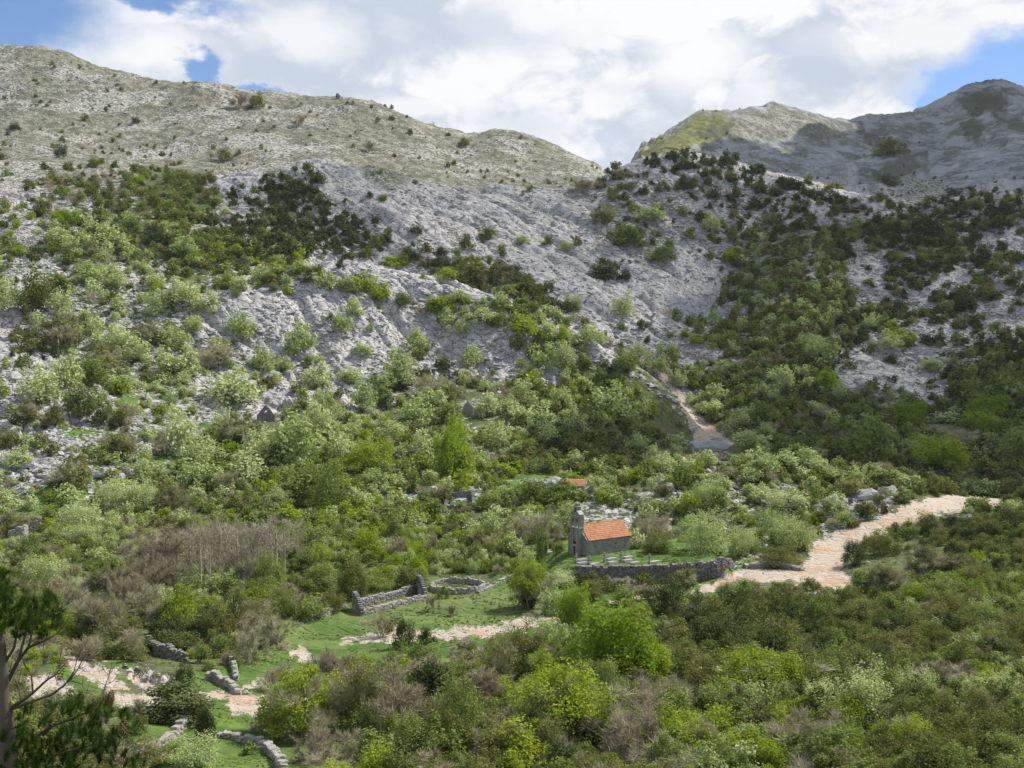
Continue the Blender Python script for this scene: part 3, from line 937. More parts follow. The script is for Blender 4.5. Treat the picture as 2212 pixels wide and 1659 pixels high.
def trunk_mesh(name, seed, mat=None, stems=1, reach=0.62):
    rng = np.random.default_rng(seed)
    mb = MB()
    for s in range(stems):
        a = rng.uniform(0, 6.28)
        d = Vector((math.cos(a) * .25 * (stems > 1), math.sin(a) * .25 * (stems > 1), 1)).normalized()
        p = Vector((0.03 * math.cos(a), 0.03 * math.sin(a), -0.06)) * (1 if stems > 1 else 0.2)
        p.z = -0.06
        limbs(mb, rng, p, d, 0.34, 0.028 / stems ** 0.4, 2, 0.55, 5, 0.25, kids=(2, 4))
    me = mb.mesh(name, mat or M_BARK)
    co = np.empty(len(me.vertices) * 3, np.float32); me.vertices.foreach_get('co', co); co = co.reshape(-1, 3)
    mz = co[:, 2].max(); pos = co[:, 2] > 0
    co[pos, 2] *= reach / mz
    r = np.hypot(co[:, 0], co[:, 1]).max()
    if r > 0.36: co[:, :2] *= 0.36 / r
    me.vertices.foreach_set('co', co.ravel()); me.update()
    return me


def twig_mesh(name, mat, seed, stems=5, depth=3, slivers=900, tall=False, sl=0.12):
    """bare crown: forking limbs that end in sprays of fine twigs"""
    rng = np.random.default_rng(seed)
    mb = MB(); tips = []
    if tall:
        q = Vector((0, 0, 0))
        top = 2.6
        mb.tube([(0, 0, -0.1), (0.02, 0, top * .4), (-0.02, 0.02, top * .75), (0, 0, top)], [0.055, 0.045, 0.03, 0.008], 5)
        for i in range(22):
            z = rng.uniform(0.7, 2.45)
            a = rng.uniform(0, 6.28)
            d = Vector((math.cos(a), math.sin(a), 0.9)).normalized()
            limbs(mb, rng, Vector((0, 0, z)), d, 0.32 * (2.9 - z) / 2 + .1, 0.013, 1, 0.5, 3, 0.3, tips, (2, 4))
    else:
        for s in range(stems):
            a = 6.28 * s / stems + rng.uniform(-.5, .5)
            lean = rng.uniform(0.15, 0.6)
            d = Vector((math.cos(a) * lean, math.sin(a) * lean, 1)).normalized()
            limbs(mb, rng, Vector((0.02 * math.cos(a), 0.02 * math.sin(a), -0.05)), d, rng.uniform(.3, .42), 0.017, depth, 0.5, 4, 0.12, tips, (2, 4))
    me = mb.mesh(name + '_limbs', mat)
    co = np.empty(len(me.vertices) * 3, np.float32); me.vertices.foreach_get('co', co); co = co.reshape(-1, 3)
    T = np.array([list(t[0]) for t in tips]); D = np.array([list(t[1]) for t in tips])
    k = rng.integers(0, len(T), slivers)
    d = D[k] * 0.8 + rng.normal(size=(slivers, 3)) * 0.55; d[:, 2] += 0.25
    d /= np.linalg.norm(d, axis=1, keepdims=True)
    L = sl * rng.uniform(0.5, 1.3, slivers)[:, None]
    P = T[k] - D[k] * rng.uniform(0, 0.12, (slivers, 1))
    side = np.cross(d, rng.normal(size=(slivers, 3))); side /= np.linalg.norm(side, axis=1, keepdims=True)
    w = 0.0042
    tri = np.stack([P - side * w, P + side * w, P + d * L], 1).reshape(-1, 3)
    bpy.data.meshes.remove(me)
    n0 = len(mb.v)
    mb.v += [tuple(x) for x in tri]
    mb.f += [(n0 + 3 * i, n0 + 3 * i + 1, n0 + 3 * i + 2) for i in range(slivers)]
    me = fit_unit(mb.mesh(name, mat))
    return me


def rock_mesh(name, mat, seed, sub=2, flat_=0.6, rough=0.28):
    import bmesh
    rng = np.random.default_rng(seed)
    bm = bmesh.new()
    bmesh.ops.create_icosphere(bm, subdivisions=sub, radius=0.5)
    cuts = [(Vector(rng.normal(size=3)).normalized(), rng.uniform(0.22, 0.4)) for _ in range(9)]
    for v in bm.verts:
        for nrm, dd in cuts:
            e = v.co.dot(nrm) - dd
            if e > 0: v.co -= nrm * e * 0.92
        v.co *= 1 + rng.uniform(-rough, rough) * 0.25
        v.co.z *= flat_
    me = bpy.data.meshes.new(name)
    bm.to_mesh(me); bm.free()
    me.materials.append(mat)
    return me


def stone_mat(name, a, b, c, scale=1.6, tint=0.22, patch=(0.12, 0.12, 0.10)):
    mt, N, out = new_mat(name)
    pos = N.n('ShaderNodeNewGeometry').outputs['Position']
    oi = N.n('ShaderNodeObjectInfo').outputs['Random']
    n = N.noise(pos, scale, 4, 0.65)
    n2 = N.noise(pos, scale * 4, 3, 0.6)
    col = N.mix(N.step(n, .35, .65), a, b)
    col = N.mix(N.math('MULTIPLY', oi, 0.75), col, c)
    col = N.mix(N.math('MULTIPLY', N.step(n2, .56, .7), 0.65), col, patch)
    vt = N.n('ShaderNodeTexVoronoi', Scale=2.4); N.set(vt.inputs['Vector'], N.scale(pos, (1, 1, 1.7)))
    vs = N.n('ShaderNodeSeparateColor'); N.set(vs.inputs[0], vt.outputs['Color'])
    col = N.mix(N.math('MULTIPLY', vs.outputs[0], tint), col, patch)
    bmp = N.n('ShaderNodeBump', Strength=0.6, Distance=0.08)
    N.set(bmp.inputs['Height'], n2)
    diffuse_out(N, out, col, bmp.outputs[0])
    return mt


M_ROCK = stone_mat('limestone', (0.25, 0.245, 0.24), (0.42, 0.405, 0.385), (0.47, 0.455, 0.435))
M_WALL = stone_mat('wall_stone', (0.24, 0.22, 0.195), (0.36, 0.33, 0.295), (0.46, 0.43, 0.385), 2.0)
M_DWALL = stone_mat('weathered_wall_stone', (0.13, 0.125, 0.12), (0.21, 0.20, 0.19), (0.32, 0.305, 0.29), 2.0)
M_GRAVEL = stone_mat('gravel_stone', (0.42, 0.355, 0.29), (0.53, 0.47, 0.40), (0.58, 0.53, 0.47), 2.0)

# ------------------------------------------------------------------ vertex pools for scattering
dvis = np.abs(np.gradient(GV, axis=0))
Wpix = (dvis * np.gradient(GU, axis=1)) * VIS
Wpix = Wpix * (GU > -140) * (GU < 2352) * (GV < 1720)


def clear_of(u, v, boxes):
    ok = np.ones(u.shape, bool)
    for (a, b, c, d) in boxes:
        ok &= ~((u > a) & (u < c) & (v > b) & (v < d))
    return ok


def sample(n, weight, rng):
    w = (Wpix * weight).ravel()
    cw = np.cumsum(w)
    if cw[-1] <= 0: return None
    idx = np.searchsorted(cw, rng.random(n) * cw[-1])
    r, c = np.unravel_index(np.clip(idx, 0, w.size - 1), GX.shape)
    fx, fy = rng.random(n), rng.random(n)
    global SAMPLED
    SAMPLED = np.clip(idx, 0, w.size - 1)
    r = np.clip(r, 0, NR - 2); c = np.clip(c, 0, NC - 2)

    def bi(A):
        return (A[r, c] * (1 - fx) + A[r, c + 1] * fx) * (1 - fy) + (A[r + 1, c] * (1 - fx) + A[r + 1, c + 1] * fx) * fy
    return np.stack([bi(GX), bi(GY), bi(GZ)], -1), bi(GU), bi(GV)


def scatter_group(name, meshes):
    c = bpy.data.collections.new(name)
    for i, me in enumerate(meshes):
        o = bpy.data.objects.new('%s_%d' % (name, i), me)
        c.objects.link(o)
    return c


def scatter(name, P, scl, rot, coll, nvar, rng, label=None):
    """one object of kind stuff: copies of small meshes on the points P"""
    n = len(P)
    me = bpy.data.meshes.new(name)
    me.vertices.add(n); me.vertices.foreach_set('co', np.ascontiguousarray(P, np.float32).ravel())
    for an, arr in (('sc', scl), ('rt', rot)):
        at = me.attributes.new(an, 'FLOAT_VECTOR', 'POINT')
        at.data.foreach_set('vector', np.ascontiguousarray(arr, np.float32).ravel())
    at = me.attributes.new('ix', 'INT', 'POINT')
    at.data.foreach_set('value', rng.integers(0, nvar, n).astype(np.int32))
    o = link(name, me, kind='stuff')
    if label: o['label'] = label
    ng = bpy.data.node_groups.new(name, 'GeometryNodeTree')
    ng.interface.new_socket('Geometry', in_out='INPUT', socket_type='NodeSocketGeometry')
    ng.interface.new_socket('Geometry', in_out='OUTPUT', socket_type='NodeSocketGeometry')
    nd, lk = ng.nodes, ng.links
    gi, go = nd.new('NodeGroupInput'), nd.new('NodeGroupOutput')
    ip = nd.new('GeometryNodeInstanceOnPoints'); ci = nd.new('GeometryNodeCollectionInfo')
    ci.inputs[0].default_value = coll; ci.inputs[1].default_value = True; ci.inputs[2].default_value = True
    ip.inputs['Pick Instance'].default_value = True

    def na(typ, nm):
        x = nd.new('GeometryNodeInputNamedAttribute'); x.data_type = typ; x.inputs[0].default_value = nm
        return x.outputs['Attribute']
    lk.new(gi.outputs[0], ip.inputs['Points']); lk.new(ci.outputs[0], ip.inputs['Instance'])
    lk.new(na('INT', 'ix'), ip.inputs['Instance Index'])
    e2r = nd.new('FunctionNodeEulerToRotation')
    lk.new(na('FLOAT_VECTOR', 'rt'), e2r.inputs[0]); lk.new(e2r.outputs[0], ip.inputs['Rotation'])
    lk.new(na('FLOAT_VECTOR', 'sc'), ip.inputs['Scale'])
    lk.new(ip.outputs[0], go.inputs[0])
    md = o.modifiers.new('copies', 'NODES'); md.node_group = ng
    return o


# ------------------------------------------------------------------ scrub (uncountable) from the cover map
KMAP = ['OOOOOOOOOOOOOOOOOOOOOOOOOOOO', 'OOOOOOOOOOOOOOOOOOOOOOOOOOOO', 'OOOOOOOOOOOOOOOOOOOOOOOOOOOO', 'OOOOOOOOOOOOOOOOOOOOOOOOOOOO',
        'OOOOOOOOOOOOOOOOODDDOOOOOOOO', 'ODOOODDDDDOOOOOOOOODDDOQQQQQ', 'GPPOOODDDDOOOOOOOOOOQQQQQQQQ', 'OOPPGGGDDDOOOPOOOOOOGGQQQQQQ',
        'OOPPMGPPGGGLLLGOOOGGGGOQOQQQ', 'OPMMMPPPPPPPPGLPOOGGOOOOGQQQ', 'MMMMMMPPPPOOOMMMGGGFFFFOGQQF', 'MPPMMPPPPMMMMMMOOGFFFFFFFFFF',
        'MMMPPMMMPMMGMMOOOOMPFFFFFFFF', 'PMPPPPMGGGMOGLLLMMMPPPMOFFFF', 'MPPMBBBBLLLLPPPMMBBMMMMODQQQ', 'PGGMBBBBLLLLGMGOOOOOMOOOOOQQ',
        'BBBBPMGGOOOOGGMOOOOQQQOOOGGG', 'BBOODDOBBOOOOBOLLOQQQQQQQOOO', 'BBOOOBBBBBBBOBOGGGOOOOQOOOMM', 'OOOOOOBBBBBBOLLOBOOLLPPOOOMM',
        'OOOOGGGBBBBOOOLOBBBLLOOOOOOO']
DMAP = ['0000000000000000000000000000', '1111111111111100000000000000', '1111111111111000001111111111', '1211112211112110001111111111',
        '1245533211122211367621111111', '2356763831111111236745678887', '6776559873213332334667788887', '4454667852123544222478855687',
        '4554444533465453222588755766', '4554454333335664445899766678', '2456533333477677666888745588', '2445566788888888877999998899',
        '3345677888888888875799999999', '4468888787777784554556788999', '7788666799998755775555421278', '8887654799888864333357211489',
        '8887788876432224566788889999', '8765788861111335579999999999', '7321334641354778998999999887', '8732111244788888888888988865',
        '9864211135888888888888888877']
MIXES = {'O': 'OOGOBDG', 'D': 'DDDDO', 'G': 'GGLGLGPG', 'P': 'PPPPOGB', 'M': 'PPOLGBPG', 'Q': 'DDDOOGO', 'F': 'GDOGOPDGGB', 'B': 'BBWOGLWG', 'L': 'LLGGGLP'}
KIND_I = 'PGLODBW'
kt = np.zeros((21, 28, 7))
for r_ in range(21):
    for c_ in range(28):
        for ch in MIXES[KMAP[r_][c_]]:
            kt[r_, c_, KIND_I.index(ch)] += 1.0 / len(MIXES[KMAP[r_][c_]])
dt = np.array([[int(c) for c in row] for row in DMAP], float) / 9.0
DENS = map_lookup(dt, GUc, GVc, 30, 61)
DENS *= 1 - sstep(gravel, 0.25, 0.6)
DENS *= 1 - 0.93 * sstep(grass, 0.55, 0.85)
clump = sstep(fbm(GX / 20, GY / 20, 3, 88), 0.46, 0.62)
DENS *= clump * 1.5 * (1 - DENS) + DENS * DENS
DENS *= 1 - 0.9 * slabs
DENS *= 1 - 0.45 * sstep(rock, .4, .9)
KEEP = [(1225, 1090, 1370, 1215), (760, 1275, 935, 1345), (920, 1240, 1060, 1290), (1225, 1180, 1585, 1275), (545, 860, 615, 905), (0, 1105, 95, 1185), (955, 1065, 1030, 1100)]
clr = clear_of(GU, GV, KEEP) | (GY > 330)
DENS *= clr
DENS *= 1 - 0.45 * sstep(GV, 520, 600) * (1 - sstep(GV, 860, 1000)) * (1 - sstep(GU, 900, 1250)) * (GY > 300)
DENS *= 1 - 0.93 * poly_mask([(715, 1372), (900, 1345), (1050, 1338), (1215, 1312), (1330, 1290), (1330, 1325), (1230, 1368), (1090, 1395), (940, 1420), (730, 1405)], 6, 8) * (GY < 260)
DENS *= 1 - 0.9 * poly_mask([(1490, 1262), (1600, 1232), (1735, 1222), (1850, 1190), (1870, 1290), (1760, 1310), (1600, 1285), (1490, 1300)], 6, 8) * (GY < 260)
DENS *= clear_of(GU, GV, [(535, 862, 618, 945), (985, 868, 1050, 930)])
fartree = np.where(GY > 760, 0.45, 1.0)
DENS *= fartree
DENS *= 1 - 0.97 * poly_mask([(1345, 755), (1385, 758), (1450, 800), (1530, 890), (1610, 950), (1600, 1000), (1500, 1000), (1430, 915), (1385, 850), (1335, 795)], 5, 4)

OVR = [  # thickets read off the photograph: outline, cover, mixture
    ([(590, 370), (690, 378), (680, 430), (740, 465), (800, 520), (845, 552), (760, 550), (640, 530), (540, 500), (560, 430)], .62, 'DDOD'),
    ([(840, 562), (900, 545), (1050, 572), (1130, 615), (1210, 650), (1290, 715), (1180, 668), (1060, 632), (950, 595)], .85, 'OODB'),
    ([(560, 585), (640, 560), (700, 600), (830, 632), (860, 655), (760, 650), (660, 620), (600, 640), (480, 640), (500, 590)], .5, 'GPLO'),
    ([(1060, 660), (1160, 680), (1250, 730), (1330, 790), (1220, 770), (1120, 722), (980, 690), (960, 655)], .45, 'GLPG'),
    ([(60, 372), (250, 380), (450, 372), (470, 440), (430, 480), (300, 470), (180, 450), (60, 420)], .8, 'OBGO'),
    ([(1370, 335), (1480, 330), (1600, 345), (1760, 400), (1860, 430), (1960, 435), (2110, 412), (2212, 425), (2212, 480), (2060, 520), (1900, 500), (1760, 440), (1620, 400), (1480, 380), (1360, 372)], .55, 'DDOD'),
    ([(1560, 520), (1700, 480), (1800, 520), (1840, 620), (1800, 760), (1600, 770), (1530, 700), (1580, 620)], .85, 'OGPO'),
    ([(1900, 520), (2080, 500), (2060, 570), (1980, 620), (1930, 600)], .9, 'DDDG'),
    ([(1250, 360), (1340, 372), (1300, 410), (1230, 405)], .9, 'OBD'),
    ([(1280, 560), (1350, 560), (1350, 600), (1280, 600)], .9, 'OD'), ([(980, 560), (1060, 552), (1080, 600), (980, 605)], .8, 'OG'),
    ([(1000, 360), (1100, 380), (1290, 385), (1250, 405), (1050, 395)], .45, 'OGB'),
]
kt_over = []
for pl_, cv_, mx_ in OVR:
    om = poly_mask(pl_, 8, 22)
    DENS = DENS * (1 - om) + cv_ * om * (0.55 + 0.45 * clump)
    kt_over.append((om, mx_))
scrub_meshes = {
    'P': [crown_mesh('pale_scrub_%d' % i, M_PALE, 100 + i, 420, 0.085, 14, 0.2, 0.02) for i in range(4)],
    'G': [crown_mesh('green_scrub_%d' % i, M_GREEN, 110 + i, 420, 0.085, 14, 0.2, 0.02) for i in range(4)],
    'L': [crown_mesh('lime_scrub_%d' % i, M_LIME, 120 + i, 420, 0.08, 14, 0.2, 0.02) for i in range(3)],
    'O': [crown_mesh('olive_scrub_%d' % i, M_OLIVE, 130 + i, 420, 0.085, 14, 0.2, 0.02) for i in range(4)],
    'D': [crown_mesh('dark_scrub_%d' % i, M_DARK, 140 + i, 420, 0.085, 12, 0.2, 0.02) for i in range(4)],
    'B': [twig_mesh('brown_scrub_%d' % i, M_TWIG, 150 + i, 6, 1, 420, sl=0.22) for i in range(4)],
    'W': [twig_mesh('grey_scrub_%d' % i, M_GREY, 160 + i, 6, 1, 420, sl=0.22) for i in range(3)],
}
fine_scrub = {k: [crown_mesh(k + 'fine_%d' % i, m_, 180 + 7 * i + ord(k), 2600, 0.034, 26, 0.15, 0.0) for i in range(3)]
              for k, m_ in (('P', M_PALE), ('G', M_GREEN), ('L', M_LIME), ('O', M_OLIVE), ('D', M_DARK))}
fine_scrub['B'] = [twig_mesh('brown_fine_%d' % i, M_TWIG, 190 + i, 6, 2, 1500, sl=0.2) for i in range(2)]
fine_scrub['W'] = [twig_mesh('grey_fine_%d' % i, M_GREY, 193 + i, 6, 2, 1500, sl=0.2) for i in range(2)]
SNAMES = {'P': 'pale_scrub', 'G': 'green_scrub', 'L': 'lime_scrub', 'O': 'olive_scrub', 'D': 'dark_scrub', 'B': 'brown_scrub', 'W': 'grey_scrub'}
N_SCRUB = 16000
rng = np.random.default_rng(5)
P, pu, pv = sample(N_SCRUB, DENS * np.interp(GV, [300, 900, 1250, 1400, 1659], [1.5, 1.0, 0.8, 0.5, 0.3]), rng)
kp = map_lookup(kt, np.clip(pu, 0, 2211), np.clip(pv, 0, 1658), 26, 71)
kp = kp / kp.sum(1, keepdims=True)
pick = (rng.random((len(P), 1)) > np.cumsum(kp, 1)).sum(1).clip(0, 6)
for om, mx_ in kt_over:
    near_ = om.ravel()[SAMPLED]
    ch_ = np.array([KIND_I.index(c) for c in mx_])[rng.integers(0, len(mx_), len(P))]
    pick = np.where(near_ > 0.5, ch_, pick)
wpx = (rng.uniform(9, 25, len(P)) + 30 * rng.random(len(P)) ** 4) * np.interp(pv, [300, 700, 900, 1250, 1400, 1659], [0.72, 0.95, 0.95, 1.1, 1.7, 2.5])
wm = np.clip(wpx * P[:, 1] / F_PX, 0.6, 7.5)
wm = np.where(P[:, 1] > 760, wm * 0.55, wm)
hm = wm * rng.uniform(0.55, 0.95, len(P))
for ki_, ch in enumerate(KIND_I):
    sel = pick == ki_
    if not sel.any(): continue
    n = sel.sum()
    sc_ = np.stack([wm[sel], wm[sel], hm[sel]], -1)
    rt_ = np.stack([rng.normal(0, .08, n), rng.normal(0, .08, n), rng.uniform(0, 6.28, n)], -1)
    PP = P[sel].copy(); PP[:, 2] -= 0.06 * hm[sel]
    fine_ = (PP[:, 1] < 235) & (sc_[:, 0] > 1.6)
    for part_, msh in ((~fine_, scrub_meshes[ch]), (fine_, fine_scrub[ch])):
        if part_.any():
            scatter(SNAMES[ch], PP[part_], sc_[part_], rt_[part_], scatter_group(SNAMES[ch] + '_source', msh), len(msh), rng)

# low herbs in the valley floor
herb = [crown_mesh('herb_%d' % i, M_GREEN, 170 + i, 60, 0.2, 6, 0.25, 0.0) for i in range(3)]
wgt = (GY < 330) * (1 - sstep(gravel, .3, .6)) * (0.35 + 0.65 * sstep(grass, .2, .6)) * sstep(fbm(GX / 5, GY / 5, 2, 8), 0.4, 0.6)
P, pu, pv = sample(22000, wgt, rng)
n = len(P)
w_ = rng.uniform(2.5, 7, n) * P[:, 1] / F_PX
sc_ = np.stack([w_, w_, w_ * rng.uniform(.25, .55, n)], -1)
scatter('herbs', P, sc_, np.stack([0 * w_, 0 * w_, rng.uniform(0, 6.28, n)], -1), scatter_group('herb_source', herb), 3, rng)

# rocks: blocks that stand out of the slopes
rk_src = scatter_group('rock_source', [rock_mesh('rock_block_%d' % i, M_ROCK, 200 + i, 2, rng.uniform(.5, .8)) for i in range(8)])
rocky_w = sstep(rock, 0.22, 0.8) * (GY > 60) * np.where(GY > 760, 0.9, 1.0) * np.where(GY > 1300, 0.0, 1.0)  * (1 - sstep(gravel, .5, .9)) * clr
rocky_w = rocky_w + 0.5 * sstep(rock, .2, .45) * (GY < 700) + 0.55 * speck * (GY > 700) * (GY < 1300)
rocky_w *= 1 - 0.72 * slabs
rocky_w *= 0.35 + 0.75 * sstep(fbm(GX / 11, GY / 11, 2, 91), 0.38, 0.6)
P, pu, pv = sample(42000, rocky_w, rng)
n = len(P)
w_ = (rng.uniform(3.5, 9.5, n) + 12 * rng.random(n) ** 5) * np.interp(pv, [100, 380, 420, 900, 1300], [.5, .5, .9, 1.15, 1.2]) * P[:, 1] / F_PX
sc_ = np.stack([w_ * rng.uniform(.8, 1.6, n), w_ * rng.uniform(.7, 1.1, n), w_ * rng.uniform(.45, .95, n)], -1)
rt_ = np.stack([rng.normal(0, .25, n), rng.normal(0.1, .25, n), rng.normal(-0.5, .6, n)], -1)
P[:, 2] -= w_ * 0.08
scatter('karst_rocks', P, sc_, rt_, rk_src, 8, rng)
# stones in the gravel and along its edges
gv_src = scatter_group('gravel_source', [rock_mesh('gravel_stone_%d' % i, M_GRAVEL, 220 + i, 1, .7) for i in range(4)])
P, pu, pv = sample(13000, (sstep(gravel, .05, .4) * (1 - 0.85 * sstep(gravel, .6, .9) * (GU > 1100))) * (0.35 + 0.65 * sstep(fbm(GX / 4, GY / 4, 2, 95), .4, .6)), rng)
n = len(P)
w_ = (rng.uniform(1.2, 3.4, n) + 5 * rng.random(n) ** 7) * P[:, 1] / F_PX
scatter('rubble_stones', P, np.stack([w_ * 1.2, w_, w_ * .8], -1), np.stack([rng.normal(0, .4, n)] * 2 + [rng.uniform(0, 6.28, n)], -1), gv_src, 4, rng)
